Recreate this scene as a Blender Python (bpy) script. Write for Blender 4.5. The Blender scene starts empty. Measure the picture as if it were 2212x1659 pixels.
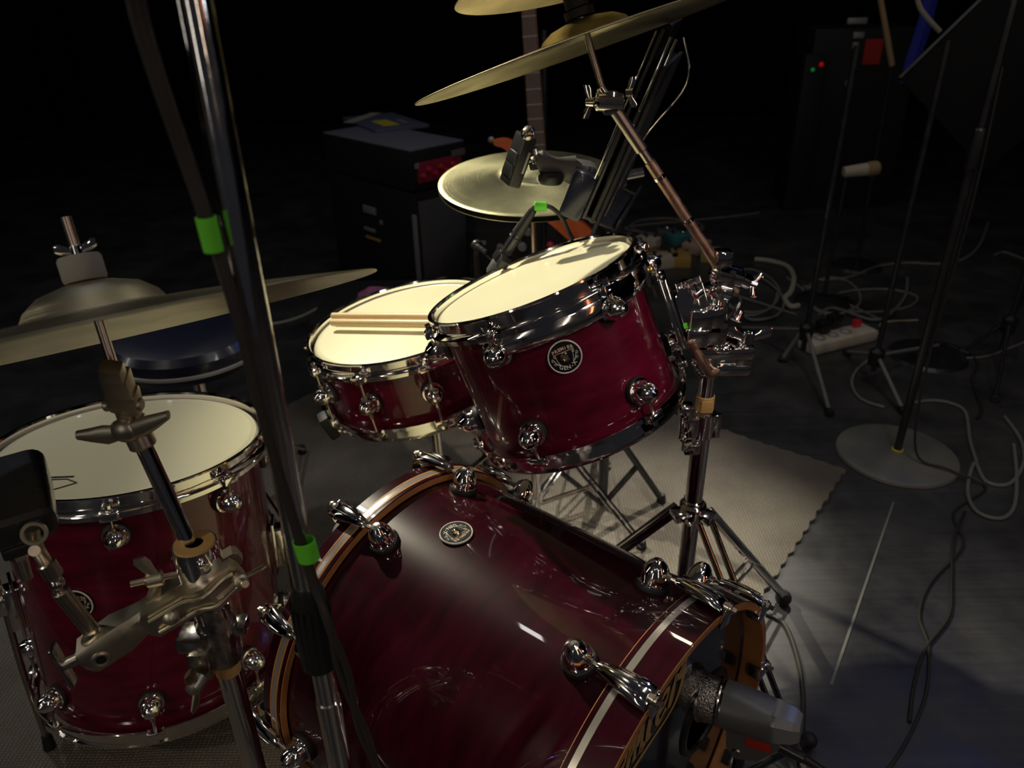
import bpy, bmesh, math, random
from mathutils import Vector, Matrix
random.seed(7)
PI = math.pi
# ------------------------------------------------------------------ camera
IW, IH, FP, CAMH = 2212, 1659, 1661.0, 1.2
VPX, VPY = 1170.0, 3930.0
_d = Vector(((VPX-IW/2)/FP, -(VPY-IH/2)/FP, -1)).normalized()
_up = -_d
_v = Vector((0, 0, -1)); _y = (_v-_up*_v.dot(_up)).normalized(); _x = _y.cross(_up)
R3 = Matrix((_x, _y, _up))
CAM = Vector((0, 0, CAMH))
sc = bpy.context.scene
cam = bpy.data.cameras.new('camera'); cam_ob = bpy.data.objects.new('camera', cam)
sc.collection.objects.link(cam_ob); sc.camera = cam_ob
cam_ob.matrix_world = Matrix.Translation(CAM) @ R3.to_4x4()
cam.sensor_width = 36; cam.lens = FP/IW*36; cam.clip_start = .02; cam.clip_end = 60
cam.dof.use_dof = True; cam.dof.focus_distance = .92; cam.dof.aperture_fstop = 6.5
def ray(px, py): return R3 @ Vector(((px-IW/2)/FP, -(py-IH/2)/FP, -1))
def H(px, py, h=0.0):
    r = ray(px, py); return CAM + r*((h-CAMH)/r.z)
def P(px, py, Y):
    r = ray(px, py); return CAM + r*(Y/r.y)
# ------------------------------------------------------------------ world, lights, exposure
w = bpy.data.worlds.new('world'); sc.world = w; w.use_nodes = True
w.node_tree.nodes['Background'].inputs[0].default_value = (.5, .5, .6, 1)
w.node_tree.nodes['Background'].inputs[1].default_value = .022
sc.view_settings.view_transform = 'Standard'; sc.view_settings.look = 'None'
sc.view_settings.exposure = 0.0; sc.view_settings.gamma = 1
sc.view_settings.use_curve_mapping = False
def spot(name, loc, tgt, power, deg, blend, col, size=.06):
    l = bpy.data.lights.new(name, 'SPOT'); l.energy = power; l.spot_size = math.radians(deg); l.spot_blend = blend
    l.color = col; l.shadow_soft_size = size
    o = bpy.data.objects.new(name, l); sc.collection.objects.link(o); o.location = loc
    o.rotation_euler = (Vector(tgt)-Vector(loc)).to_track_quat('-Z', 'Y').to_euler(); return o
def area(name, loc, tgt, power, sx, sy, col):
    l = bpy.data.lights.new(name, 'AREA'); l.shape = 'RECTANGLE'; l.size = sx; l.size_y = sy; l.energy = power; l.color = col
    o = bpy.data.objects.new(name, l); sc.collection.objects.link(o); o.location = loc
    o.rotation_euler = (Vector(tgt)-Vector(loc)).to_track_quat('-Z', 'Y').to_euler(); return o
spot('stage_spot_back', (-1.7, 3.2, 3.1), (.08, 1.24, .62), 720, 24, 1, (1, .93, .70), .05)
spot('stage_spot_rug', (1.1, 3.5, 3.6), (.34, 1.48, .05), 640, 13, 1, (1, .93, .80), .04)
spot('fill_spot_rug_left', (-2.3, 2.6, 2.6), (-.72, 1.35, .0), 60, 26, 1, (.95, .93, .9), .05)  # added fill that brightens the rug at the far left
spot('stage_spot_front', (1.5, -.7, 2.9), (.24, 1.15, .7), 135, 15, .9, (1, .90, .82), .04)
spot('stage_spot_wide', (.9, .9, 4.2), (1.0, 1.8, 0), 25, 50, 1, (.95, .95, 1), .06)
spot('fill_spot_blue', (2.4, 2.6, 3.0), (0, .9, .4), 14, 50, 1, (.2, .3, 1), .04)  # added blue light for colour variation in the cymbal reflections
spot('stage_spot_left', (-2.0, -.8, 2.4), (-.45, .75, .75), 46, 34, 1, (1, .90, .68), .05)
spot('fill_spot_kick', (-.3, -2.2, 2.6), (.66, .50, .22), 15, 11, 1, (1, .92, .8), .05)  # added fill for the front hoop's inside and the kick microphone
area('fill_strip_top', (1.3, .2, 3.2), (.1, 1.0, .5), 3, .9, .08, (1, .95, .9))  # added overhead strip, there for the chrome to reflect
area('fill_strip_red', (2.1, -.9, 1.7), (0, .9, .8), 1.6, .07, 1.3, (1, .30, .12))  # added red strip; draws the orange-red stripe on the chrome pole
area('fill_strip_warm', (.9, -1.6, 1.6), (0, .9, .8), 2.5, .07, 1.3, (1, .78, .6))  # added warm strip for a tan stripe in the chrome tubes
area('fill_strip_near', (-1.3, -1.5, 1.5), (-.2, .8, .8), 2.2, .12, 1.3, (1, .92, .82))  # added strip behind the camera for a bright line on the tubes
area('fill_area_front', (.9, -1.3, 2.5), (.2, 1.0, .7), 1.6, .30, .15, (1, .93, .85))  # added light to brighten the chrome clamps beside the tom
area('fill_strip_left', (-2.6, 1.2, 1.6), (0, .9, .7), 2.5, .10, 1.3, (1, .93, .85))  # added strip at the left for chrome highlights
for k_, (x_, y_, z_, w_, c_) in enumerate(((-1.6, -.3, 2.9, 1.1, (1, .9, .75)), (-.8, -1.0, 3.0, .5, (1, .9, .8)), (.2, -1.2, 3.0, .5, (1, .92, .85)), (1.7, .5, 2.8, 1.2, (.95, .95, 1)), (1.9, 1.7, 2.9, 1.2, (1, .9, .75)),
        (.9, 3.0, 3.0, 1.3, (1, .9, .7)), (-.2, 3.2, 3.1, 1.4, (1, .95, .85)), (-1.5, 2.6, 2.9, 1.1, (.7, .78, 1)), (-.5, .9, 3.4, .7, (1, .92, .8)), (.7, 1.5, 3.4, 1.2, (1, .95, .85)), (-1.0, 1.6, 3.3, .8, (1, .95, .9)), (2.6, -.2, 1.2, 1.0, (.85, .9, 1)))):
    area('sparkle_fill', (x_, y_, z_), (.05, 1.0, .6), w_, .13, .13, c_)  # ring of small added lights that put sparkles on the chrome
# ------------------------------------------------------------------ helpers
def link(o, parent=None):
    sc.collection.objects.link(o)
    if parent: o.parent = parent
    return o
def frame(o, z, xh=(1, 0, 0)):
    z = Vector(z).normalized(); x = Vector(xh); x = x-z*x.dot(z)
    if x.length < 1e-4: x = Vector((0, 1, 0)); x = x-z*x.dot(z)
    x.normalize(); y = z.cross(x)
    m = Matrix((x, y, z)).transposed().to_4x4(); m.translation = Vector(o); return m
def rotz(a): return Matrix.Rotation(a, 4, 'Z')
def smooth_path(pts, n=6):
    pts = [Vector(p) for p in pts]
    if len(pts) < 3: return pts
    out = []
    for i in range(len(pts)-1):
        p0 = pts[max(i-1, 0)]; p1 = pts[i]; p2 = pts[i+1]; p3 = pts[min(i+2, len(pts)-1)]
        for k in range(n):
            t = k/n
            out.append(.5*((2*p1)+(p2-p0)*t+(2*p0-5*p1+4*p2-p3)*t*t+(3*p1-p0-3*p2+p3)*t**3))
    out.append(pts[-1]); return out
class MB:
    def __init__(s): s.bm = bmesh.new()
    def rings(s, rs, cap=True, closed=True):
        vs = [[s.bm.verts.new(p) for p in r] for r in rs]; n = len(vs[0])
        for a, b in zip(vs[:-1], vs[1:]):
            for i in range(n if closed else n-1):
                j = (i+1) % n
                s.bm.faces.new((a[i], a[j], b[j], b[i]))
        if cap:
            s.bm.faces.new(vs[0][::-1]); s.bm.faces.new(vs[-1])
        return s
    def lathe(s, prof, seg=48, m=Matrix(), cap=False, loop=False):
        rs = []
        for r, z in prof + ([prof[0]] if loop else []):
            r = max(r, 1e-5)
            rs.append([m @ Vector((r*math.cos(2*PI*i/seg), r*math.sin(2*PI*i/seg), z)) for i in range(seg)])
        s.rings(rs, cap); return s
    def cyl(s, a, b, r, r2=None, seg=16, bev=0):
        a = Vector(a); b = Vector(b); L = (b-a).length; r2 = r if r2 is None else r2
        pr = [(r, 0), (r2, L)] if not bev else [(r-bev, 0), (r, bev), (r2, L-bev), (r2-bev, L)]
        return s.lathe(pr, seg, frame(a, b-a), True)
    def tube(s, pts, r, seg=10, n=6, cap=True):
        ps = smooth_path(pts, n); rs = []
        t0 = (ps[1]-ps[0]).normalized(); u = t0.orthogonal().normalized()
        for i, p in enumerate(ps):
            t = (ps[min(i+1, len(ps)-1)]-ps[max(i-1, 0)]).normalized()
            u = (u-t*u.dot(t)).normalized(); v = t.cross(u)
            rr = r if not isinstance(r, (list, tuple)) else r[0]+(r[1]-r[0])*i/(len(ps)-1)
            rs.append([p+u*rr*math.cos(2*PI*k/seg)+v*rr*math.sin(2*PI*k/seg) for k in range(seg)])
        s.rings(rs, cap); return s
    def box(s, c, sz, m=Matrix(), bev=0):
        r = bmesh.ops.create_cube(s.bm, size=1)
        vs = r['verts']
        for v in vs: v.co = Vector((v.co.x*sz[0], v.co.y*sz[1], v.co.z*sz[2]))+Vector(c)
        if bev:
            es = list({e for v in vs for e in v.link_edges})
            b = bmesh.ops.bevel(s.bm, geom=es, offset=bev, segments=2, affect='EDGES', profile=.6)
            vs = list({v for f in b['faces'] for v in f.verts} | {v for v in vs if v.is_valid})
        for v in vs: v.co = m @ v.co
        return s
    def ball(s, c, r, m=Matrix(), sc=(1, 1, 1), seg=24):
        q = bmesh.ops.create_uvsphere(s.bm, u_segments=seg, v_segments=seg//2+2, radius=1)
        for v in q['verts']: v.co = m @ (Vector((v.co.x*sc[0]*r, v.co.y*sc[1]*r, v.co.z*sc[2]*r))+Vector(c))
        return s
    def prism(s, poly, z0, z1, m=Matrix(), bev=0):
        a = [m @ Vector((x, y, z0)) for x, y in poly]; b = [m @ Vector((x, y, z1)) for x, y in poly]
        s.rings([a, b]); return s
    def build(s, name, mat, parent=None, sharp=35, m=None):
        bmesh.ops.recalc_face_normals(s.bm, faces=s.bm.faces)
        me = bpy.data.meshes.new(name); s.bm.to_mesh(me); s.bm.free()
        for p in me.polygons: p.use_smooth = True
        me.set_sharp_from_angle(angle=math.radians(sharp))
        me.materials.append(MAT[mat])
        o = bpy.data.objects.new(name, me); link(o, parent)
        if m is not None: o.matrix_local = m
        return o
def tag(o, label=None, cat=None, group=None, kind=None):
    if label: o['label'] = label
    if cat: o['category'] = cat
    if group: o['group'] = group
    if kind: o['kind'] = kind
    return o
def thing(name, label, cat, m=None, group=None):
    o = bpy.data.objects.new(name, None); link(o); o.empty_display_size = .05
    if m is not None: o.matrix_world = m if isinstance(m, Matrix) else Matrix.Translation(Vector(m))
    return tag(o, label, cat, group)
def cp(o, parent, m=None):
    c = o.copy(); link(c, parent)
    if m is not None: c.matrix_local = m
    return c
def cp_tree(o, m, label=None):
    r = o.copy(); link(r); r.matrix_world = m
    if label: r['label'] = label
    for ch in list(o.children):
        c = cp(ch, r)
        for g in list(ch.children): cp(g, c)
    return r
# ------------------------------------------------------------------ materials
MAT = {}
def mat(name, col, rough=.5, metal=0, coat=0, spec=.5, **k):
    m = bpy.data.materials.new(name); m.use_nodes = True; nt = m.node_tree; b = nt.nodes['Principled BSDF']
    b.inputs['Base Color'].default_value = (*col, 1); b.inputs['Roughness'].default_value = rough
    b.inputs['Metallic'].default_value = metal; b.inputs['Coat Weight'].default_value = coat
    b.inputs['Coat Roughness'].default_value = .03; b.inputs['Specular IOR Level'].default_value = spec
    for a, v in k.items(): b.inputs[a.replace('_', ' ')].default_value = v
    MAT[name] = m; return m, nt, b
def node(nt, t, **k):
    n = nt.nodes.new(t)
    for a, v in k.items():
        if a in n.inputs: n.inputs[a].default_value = v
        else: setattr(n, a, v)
    return n
def coords(nt, scale=(1, 1, 1), src='Object'):
    tc = node(nt, 'ShaderNodeTexCoord'); mp = node(nt, 'ShaderNodeMapping'); mp.inputs['Scale'].default_value = scale
    nt.links.new(tc.outputs[src], mp.inputs['Vector']); return mp.outputs['Vector']
def vary(name, c1, c2, scale=(10, 10, 10), lo=.3, hi=.7, detail=4, nscale=1.0):
    m = MAT[name]; nt = m.node_tree; b = nt.nodes['Principled BSDF']
    n = node(nt, 'ShaderNodeTexNoise', Scale=nscale, Detail=detail); nt.links.new(coords(nt, scale), n.inputs['Vector'])
    r = node(nt, 'ShaderNodeValToRGB'); r.color_ramp.elements[0].position = lo; r.color_ramp.elements[1].position = hi
    r.color_ramp.elements[0].color = (*c1, 1); r.color_ramp.elements[1].color = (*c2, 1)
    nt.links.new(n.outputs['Fac'], r.inputs['Fac']); nt.links.new(r.outputs['Color'], b.inputs['Base Color']); return n
def vrough(name, r0, r1, scale=30, lo=.35, hi=.75):
    m = MAT[name]; nt = m.node_tree; b = nt.nodes['Principled BSDF']
    n = node(nt, 'ShaderNodeTexNoise', Scale=scale, Detail=6.0); nt.links.new(coords(nt), n.inputs['Vector'])
    mr = node(nt, 'ShaderNodeMapRange'); mr.inputs['From Min'].default_value = lo; mr.inputs['From Max'].default_value = hi
    mr.inputs['To Min'].default_value = r0; mr.inputs['To Max'].default_value = r1
    nt.links.new(n.outputs['Fac'], mr.inputs['Value']); nt.links.new(mr.outputs['Result'], b.inputs['Roughness'])
def bump(name, scale, strength, dist=.001, tex='noise', vscale=(1, 1, 1)):
    m = MAT[name]; nt = m.node_tree; b = nt.nodes['Principled BSDF']
    if tex == 'noise': n = node(nt, 'ShaderNodeTexNoise', Scale=scale, Detail=4.0); out = n.outputs['Fac']
    else: n = node(nt, 'ShaderNodeTexVoronoi', Scale=scale); out = n.outputs['Distance']
    nt.links.new(coords(nt, vscale), n.inputs['Vector'])
    bp = node(nt, 'ShaderNodeBump'); bp.inputs['Strength'].default_value = strength; bp.inputs['Distance'].default_value = dist
    nt.links.new(out, bp.inputs['Height']); nt.links.new(bp.outputs['Normal'], b.inputs['Normal'])
mat('chrome', (.90, .87, .84), .07, 1); vrough('chrome', .03, .18, 40); bump('chrome', 25, .25, .001)
mat('worn_chrome', (.5, .46, .42), .2, 1); vrough('worn_chrome', .12, .45, 60); bump('worn_chrome', 90, .35, .0006)
mat('cast_metal', (.58, .52, .40), .40, 1); vrough('cast_metal', .3, .55, 25)
mat('rod_steel', (.46, .40, .34), .3, 1)
mat('brown_rod', (.40, .25, .18), .45, 1); vrough('brown_rod', .35, .55, 80)  # brown reflections seen on the boom are put into the metal colour
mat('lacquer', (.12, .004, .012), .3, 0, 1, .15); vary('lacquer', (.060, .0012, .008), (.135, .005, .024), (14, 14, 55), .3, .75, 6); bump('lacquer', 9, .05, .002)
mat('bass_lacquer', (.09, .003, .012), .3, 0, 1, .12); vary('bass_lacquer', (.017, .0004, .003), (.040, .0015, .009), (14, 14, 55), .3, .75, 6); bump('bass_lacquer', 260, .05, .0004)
mat('inlay', (.5, .47, .42), .25, .6, .6)
mat('raw_wood', (.50, .21, .06), .45, 0, .3); vary('raw_wood', (.42, .16, .045), (.60, .27, .09), (30, 30, 6), .3, .7)
mat('coated_head', (.80, .76, .52), .42, 0, .15); bump('coated_head', 500, .15, .0003)
mat('head_collar', (.70, .66, .50), .3, 0, .3)
mat('black_head', (.012, .013, .016), .12, 0, .8)
mat('gold_print', (.50, .33, .13), .4)
mat('white_print', (.7, .68, .62), .4)
mat('tan_print', (.5, .36, .27), .4)
mat('black_print', (.01, .01, .01), .4)
mat('badge_black', (.008, .007, .006), .5, 0, 0, .15)
mat('brass', (.75, .5, .16), .25, 1)
mat('rubber', (.012, .012, .013), .6)
mat('black_plastic', (.014, .014, .015), .35)
mat('black_metal', (.018, .018, .02), .3, 0, .5); vrough('black_metal', .25, .5, 40)
mat('grey_plastic', (.10, .10, .11), .4)
mat('mic_grey', (.16, .165, .155), .42, .3)
mat('mic_light', (.22, .23, .25), .35, .3)
mat('felt', (.20, .19, .17), .95); bump('felt', 900, .8, .0008)
mat('green_tape', (.13, .62, .03), .55); bump('green_tape', 120, .3, .0008)
mat('red_tape', (.55, .035, .015), .5); bump('red_tape', 120, .3, .0006)
mat('tan_tape', (.45, .27, .09), .6); bump('tan_tape', 200, .5, .001)
mat('stick_wood', (.72, .52, .27), .4, 0, .2)
mat('cable_black', (.03, .027, .025), .42)
mat('cable_grey', (.17, .17, .155), .5)
mat('cable_cream', (.40, .38, .30), .5)
mat('cream', (.55, .50, .40), .5)
mat('orange', (.75, .14, .025), .35, 0, .5)
mat('teal', (.05, .22, .21), .4)
mat('yellow', (.6, .52, .04), .5)
mat('ochre', (.45, .28, .07), .5)
mat('pink', (.42, .13, .28), .8); bump('pink', 60, .6, .003)
mat('red_knob', (.7, .03, .05), .35)
mat('magenta_panel', (.30, .02, .06), .5)
mat('paper_dark', (.09, .10, .17), .5)
mat('paper_light', (.35, .33, .28), .6)
mat('amp_top_lit', (.16, .17, .23), .5)  # light falling on the amplifier head's top, put into the colour
mat('tolex', (.010, .010, .011), .6); bump('tolex', 400, .5, .0006)
mat('vinyl', (.012, .014, .03), .25, 0, .3)
mat('silver_label', (.4, .4, .4), .4, .4)
mat('fretboard', (.16, .08, .055), .5)
mat('neck_wood', (.34, .25, .17), .5)
mat('tan_wood', (.4, .27, .14), .5)
mat('blue_patch', (.02, .03, .35), .8)  # also paints a blue glow at the upper right
mat('curtain', (.0035, .0035, .004), .95, spec=.1)
mat('red_patch', (.5, .03, .02), .8)
for nm, c, e in (('led_red', (1, .02, .01), .12), ('led_green', (.05, 1, .25), .05)):
    mat(nm, c, .4, Emission_Color=(*c, 1), Emission_Strength=e)
# mesh of the kick microphone grille
m, nt, b = mat('grille', (.30, .29, .25), .35, 1)
v = node(nt, 'ShaderNodeTexVoronoi', Scale=420.0); nt.links.new(coords(nt), v.inputs['Vector'])
r = node(nt, 'ShaderNodeValToRGB'); r.color_ramp.elements[0].position = .25; r.color_ramp.elements[1].position = .5
r.color_ramp.elements[0].color = (.01, .01, .01, 1); r.color_ramp.elements[1].color = (.6, .57, .5, 1)
nt.links.new(v.outputs['Distance'], r.inputs['Fac']); nt.links.new(r.outputs['Color'], b.inputs['Base Color'])
bp = node(nt, 'ShaderNodeBump'); bp.inputs['Strength'].default_value = 1; bp.inputs['Distance'].default_value = .001
nt.links.new(v.outputs['Distance'], bp.inputs['Height']); nt.links.new(bp.outputs['Normal'], b.inputs['Normal'])
# lathed bronze: anisotropic with circular grooves
def cymbal_mat(name, col, rough, an):
    m, nt, b = mat(name, col, rough, 1, Anisotropic=an)
    tg = node(nt, 'ShaderNodeTangent'); tg.direction_type = 'RADIAL'; tg.axis = 'Z'; nt.links.new(tg.outputs[0], b.inputs['Tangent'])
    tc = node(nt, 'ShaderNodeTexCoord'); sx = node(nt, 'ShaderNodeSeparateXYZ'); nt.links.new(tc.outputs['Object'], sx.inputs[0])
    cx = node(nt, 'ShaderNodeCombineXYZ'); nt.links.new(sx.outputs[0], cx.inputs[0]); nt.links.new(sx.outputs[1], cx.inputs[1])
    ln = node(nt, 'ShaderNodeVectorMath'); ln.operation = 'LENGTH'; nt.links.new(cx.outputs[0], ln.inputs[0])
    mu = node(nt, 'ShaderNodeMath'); mu.operation = 'MULTIPLY'; mu.inputs[1].default_value = 260; nt.links.new(ln.outputs['Value'], mu.inputs[0])
    n = node(nt, 'ShaderNodeTexNoise', Scale=3.0, Detail=5.0); n.noise_dimensions = '1D'; nt.links.new(mu.outputs[0], n.inputs['W'])
    bp = node(nt, 'ShaderNodeBump'); bp.inputs['Strength'].default_value = .35; bp.inputs['Distance'].default_value = .0006
    nt.links.new(n.outputs['Fac'], bp.inputs['Height']); nt.links.new(bp.outputs['Normal'], b.inputs['Normal'])
    n2 = node(nt, 'ShaderNodeTexNoise', Scale=14.0, Detail=5.0); nt.links.new(tc.outputs['Object'], n2.inputs['Vector'])
    r = node(nt, 'ShaderNodeValToRGB'); r.color_ramp.elements[0].color = (*[c*.75 for c in col], 1); r.color_ramp.elements[1].color = (*[min(1, c*1.15) for c in col], 1)
    r.color_ramp.elements[0].position = .35; r.color_ramp.elements[1].position = .65
    nt.links.new(n2.outputs['Fac'], r.inputs['Fac']); nt.links.new(r.outputs['Color'], b.inputs['Base Color'])
cymbal_mat('bronze', (.50, .445, .29), .38, .6)
cymbal_mat('bronze_hat', (.38, .36, .22), .36, .6)
# stage floor: painted black boards with scuffs and seams
m, nt, b = mat('stage_floor', (.03, .03, .032), .42)
n = node(nt, 'ShaderNodeTexNoise', Scale=3.0, Detail=8.0, Roughness=.7); nt.links.new(coords(nt), n.inputs['Vector'])
r = node(nt, 'ShaderNodeValToRGB'); r.color_ramp.elements[0].position = .3; r.color_ramp.elements[1].position = .75
r.color_ramp.elements[0].color = (.022, .022, .025, 1); r.color_ramp.elements[1].color = (.075, .073, .072, 1)
nt.links.new(n.outputs['Fac'], r.inputs['Fac'])
n3 = node(nt, 'ShaderNodeTexNoise', Scale=1.0, Detail=3.0); nt.links.new(coords(nt, (2, 90, 1)), n3.inputs['Vector'])
mx = node(nt, 'ShaderNodeMix'); mx.data_type = 'RGBA'; mx.blend_type = 'OVERLAY'; mx.inputs[0].default_value = .35
nt.links.new(r.outputs['Color'], mx.inputs[6]); nt.links.new(n3.outputs['Fac'], mx.inputs[7]); nt.links.new(mx.outputs[2], b.inputs['Base Color'])
vrough('stage_floor', .3, .6, 6)
# woven rug
m, nt, b = mat('rug', (.28, .25, .21), .95, spec=.2)
cv = coords(nt, (1, 1, 1))
wv = node(nt, 'ShaderNodeTexWave', Scale=42.0, Distortion=1.6, Detail=2.0); wv.bands_direction = 'X'; nt.links.new(cv, wv.inputs['Vector']); wv.inputs['Detail Scale'].default_value = 4
wv2 = node(nt, 'ShaderNodeTexWave', Scale=60.0, Distortion=2.0, Detail=2.0); wv2.bands_direction = 'Y'; nt.links.new(cv, wv2.inputs['Vector']); wv2.inputs['Detail Scale'].default_value = 4
mm = node(nt, 'ShaderNodeMath'); mm.operation = 'MULTIPLY'; nt.links.new(wv.outputs['Fac'], mm.inputs[0]); nt.links.new(wv2.outputs['Fac'], mm.inputs[1])
r = node(nt, 'ShaderNodeValToRGB'); r.color_ramp.elements[0].color = (.16, .145, .12, 1); r.color_ramp.elements[1].color = (.36, .32, .27, 1); r.color_ramp.elements[1].position = .6
nt.links.new(mm.outputs[0], r.inputs['Fac'])
nn = node(nt, 'ShaderNodeTexNoise', Scale=5.0, Detail=4.0); nt.links.new(cv, nn.inputs['Vector'])
r2 = node(nt, 'ShaderNodeValToRGB'); r2.color_ramp.elements[0].color = (.7, .68, .66, 1); r2.color_ramp.elements[0].position = .35; r2.color_ramp.elements[1].color = (1, 1, .97, 1); r2.color_ramp.elements[1].position = .65
nt.links.new(nn.outputs['Fac'], r2.inputs['Fac'])
mx = node(nt, 'ShaderNodeMix'); mx.data_type = 'RGBA'; mx.blend_type = 'MULTIPLY'; mx.inputs[0].default_value = 1
nt.links.new(r.outputs['Color'], mx.inputs[6]); nt.links.new(r2.outputs['Color'], mx.inputs[7]); nt.links.new(mx.outputs[2], b.inputs['Base Color'])
bp = node(nt, 'ShaderNodeBump'); bp.inputs['Strength'].default_value = .9; bp.inputs['Distance'].default_value = .003
nt.links.new(mm.outputs[0], bp.inputs['Height']); nt.links.new(bp.outputs['Normal'], b.inputs['Normal'])
# ------------------------------------------------------------------ setting
fl = MB(); fl.box((0, 3, -.02), (9, 10, .04)); tag(fl.build('floor', 'stage_floor'), kind='structure')
def curtain(name, a, b_, h):
    a = Vector(a); b_ = Vector(b_); d = (b_-a); L = d.length; d.normalize(); n_ = Vector((-d.y, d.x, 0)); mb = MB(); N = 160
    f = [a+d*L*i/N+n_*(.04*math.sin(i*1.3)+.02*math.sin(i*.7)) for i in range(N+1)]
    loop = f+[p+n_*.08 for p in reversed(f)]
    mb.rings([[Vector((p.x, p.y, 0)) for p in loop], [Vector((p.x, p.y, h)) for p in loop]]); tag(mb.build(name, 'curtain'), kind='structure')
curtain('wall_back', (-4.5, 7.4, 0), (4.5, 7.4, 0), 4.5)
curtain('wall_left', (-4.2, -1.5, 0), (-4.2, 7.4, 0), 4.5)
curtain('wall_right', (4.2, 7.4, 0), (4.2, -1.5, 0), 4.5)
# rug lying under the kit
RC = Vector((.889, 1.70, 0)); ru = Vector((-.787, .616, 0)).normalized(); rv = Vector((-ru.y, ru.x, 0)); rv = rv if rv.y < 0 else -rv
def rug():
    mb = MB(); NX, NY = 90, 130; W_, L_ = 1.51, 2.1; g = []
    for j in range(NY+1):
        row = []
        for i in range(NX+1):
            e = .004*math.sin(j*2.1)+.002*random.random() if i in (0, NX) else 0
            e2 = .004*math.sin(i*2.3) if j in (0, NY) else 0
            z = .009+.0015*math.sin(i*.35+j*.2)
            p = RC+ru*(W_*i/NX+(-e if i == 0 else e))+rv*(L_*j/NY+(-e2 if j == 0 else e2)); row.append(mb.bm.verts.new((p.x, p.y, z)))
        g.append(row)
    for j in range(NY):
        for i in range(NX): mb.bm.faces.new((g[j][i], g[j][i+1], g[j+1][i+1], g[j+1][i]))
    be = [e for e in mb.bm.edges if len(e.link_faces) == 1]
    ex = bmesh.ops.extrude_edge_only(mb.bm, edges=be)
    for v_ in ex['geom']:
        if isinstance(v_, bmesh.types.BMVert): v_.co.z = .0005
    o = mb.build('rug', 'rug'); tag(o, 'beige woven rug spread under the whole drum kit', 'rug')
rug()
# ------------------------------------------------------------------ drum parts
def hoop_mb(R, hh, flip=False):
    """triple flanged hoop; z=0 is the outer rim, body runs to -hh (towards the shell)"""
    s = 1 if not flip else -1
    pr = [(R-.0075, -.0035), (R-.006, 0), (R-.0005, .0005), (R, -.002), (R-.0045, -.0045), (R-.005, -.010), (R-.0052, -hh*.62),
          (R-.002, -hh*.70), (R+.005, -hh*.74), (R+.0062, -hh*.78), (R+.0062, -hh), (R+.0045, -hh), (R+.0042, -hh*.82), (R-.004, -hh*.78),
          (R-.0072, -hh*.66)]
    pr = [(r_, z_*s) for r_, z_ in pr]
    return MB().lathe(pr, 128, loop=True)
def ears(mb, R, hh, angs, s=1):
    for a in angs:
        m_ = rotz(a)
        mb.box((R+.006, 0, -hh*.80*s), (.016, .026, hh*.42), m_, .003)
        mb.cyl(m_ @ Vector((R+.005, 0, -hh*.62*s)), m_ @ Vector((R+.005, 0, -hh*.30*s)), .0042, seg=6)
        mb.cyl(m_ @ Vector((R+.005, 0, -hh*.62*s)), m_ @ Vector((R+.005, 0, -hh*.55*s)), .0062, seg=12)
def lug_proto(parent, r=.0165, name='lug'):
    mb = MB(); X = frame((0, 0, 0), (1, 0, 0), (0, 0, 1))
    mb.lathe([(.001, .034*r/.0165), (r*.35, .0335*r/.0165), (r*.68, .0285*r/.0165), (r*.93, .019*r/.0165), (r*.99, .013*r/.0165), (r*.97, .006), (r*.95, .002), (r*1.05, .0015), (.001, .001)], 32, X)
    for q in (-.5, 0.5):
        mb.tube([X @ Vector((math.cos(t)*r*.96, q*r*.35+0.3*r*math.sin(t), (.014+.016*math.sin(t))*r/.0165)) for t in [PI*k/8 for k in range(9)]], .0011, 6, 2)
    o = mb.build(name, 'chrome', parent)
    g = MB(); g.lathe([(r*1.0, -.003), (r*1.22, -.003), (r*1.24, .0015), (r*1.16, .004), (r*.9, .004), (r*.9, -.003)], 32, X, loop=False); g.build('gasket', 'rubber', o)
    f = MB(); f.lathe([(r*.98, .003), (r*1.15, .003), (r*1.15, .0052), (r*.98, .0058)], 32, X, loop=True); f.build('flange_ring', 'chrome', o)
    return o
def cp_lug(o, parent, m_):
    c = cp(o, parent, m_)
    for g in list(o.children): cp(g, c)
    return c
_text_cache = []
def text_mesh(txt, size, extr, bold=0.0, shear=0.0):
    cu = bpy.data.curves.new('t', 'FONT'); cu.body = txt; cu.size = size; cu.extrude = extr; cu.offset = bold; cu.shear = shear
    cu.align_x = 'CENTER'; cu.align_y = 'CENTER'; cu.resolution_u = 3
    o = bpy.data.objects.new('t', cu); sc.collection.objects.link(o)
    dg = bpy.context.evaluated_depsgraph_get(); dg.update()
    me = bpy.data.meshes.new_from_object(o.evaluated_get(dg)); sc.collection.objects.unlink(o); bpy.data.objects.remove(o); return me
def text_ob(name, txt, size, extr, matn, parent, m_, bold=0.0, shear=0.0):
    me = text_mesh(txt, size, extr, bold, shear); me.name = name; me.materials.clear(); me.materials.append(MAT[matn])
    for p in me.polygons: p.material_index = 0
    o = bpy.data.objects.new(name, me); link(o, parent); o.matrix_local = m_; return o
def merge_text(name, items, matn, parent, m_):
    """items: (txt, size, bold, local matrix) -> ONE mesh"""
    mb = MB()
    for txt, size, bold, lm in items:
        me = text_mesh(txt, size, .00025, bold)
        n0 = len(mb.bm.verts); mb.bm.from_mesh(me); mb.bm.verts.ensure_lookup_table()
        for v_ in mb.bm.verts[n0:]: v_.co = lm @ v_.co
    o = mb.build(name, matn, parent, m=m_); return o
def swirl(mb, pts, r=.00032): mb.tube([Vector((x, y, .0021)) for x, y in pts], r, 5, 5)
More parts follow.
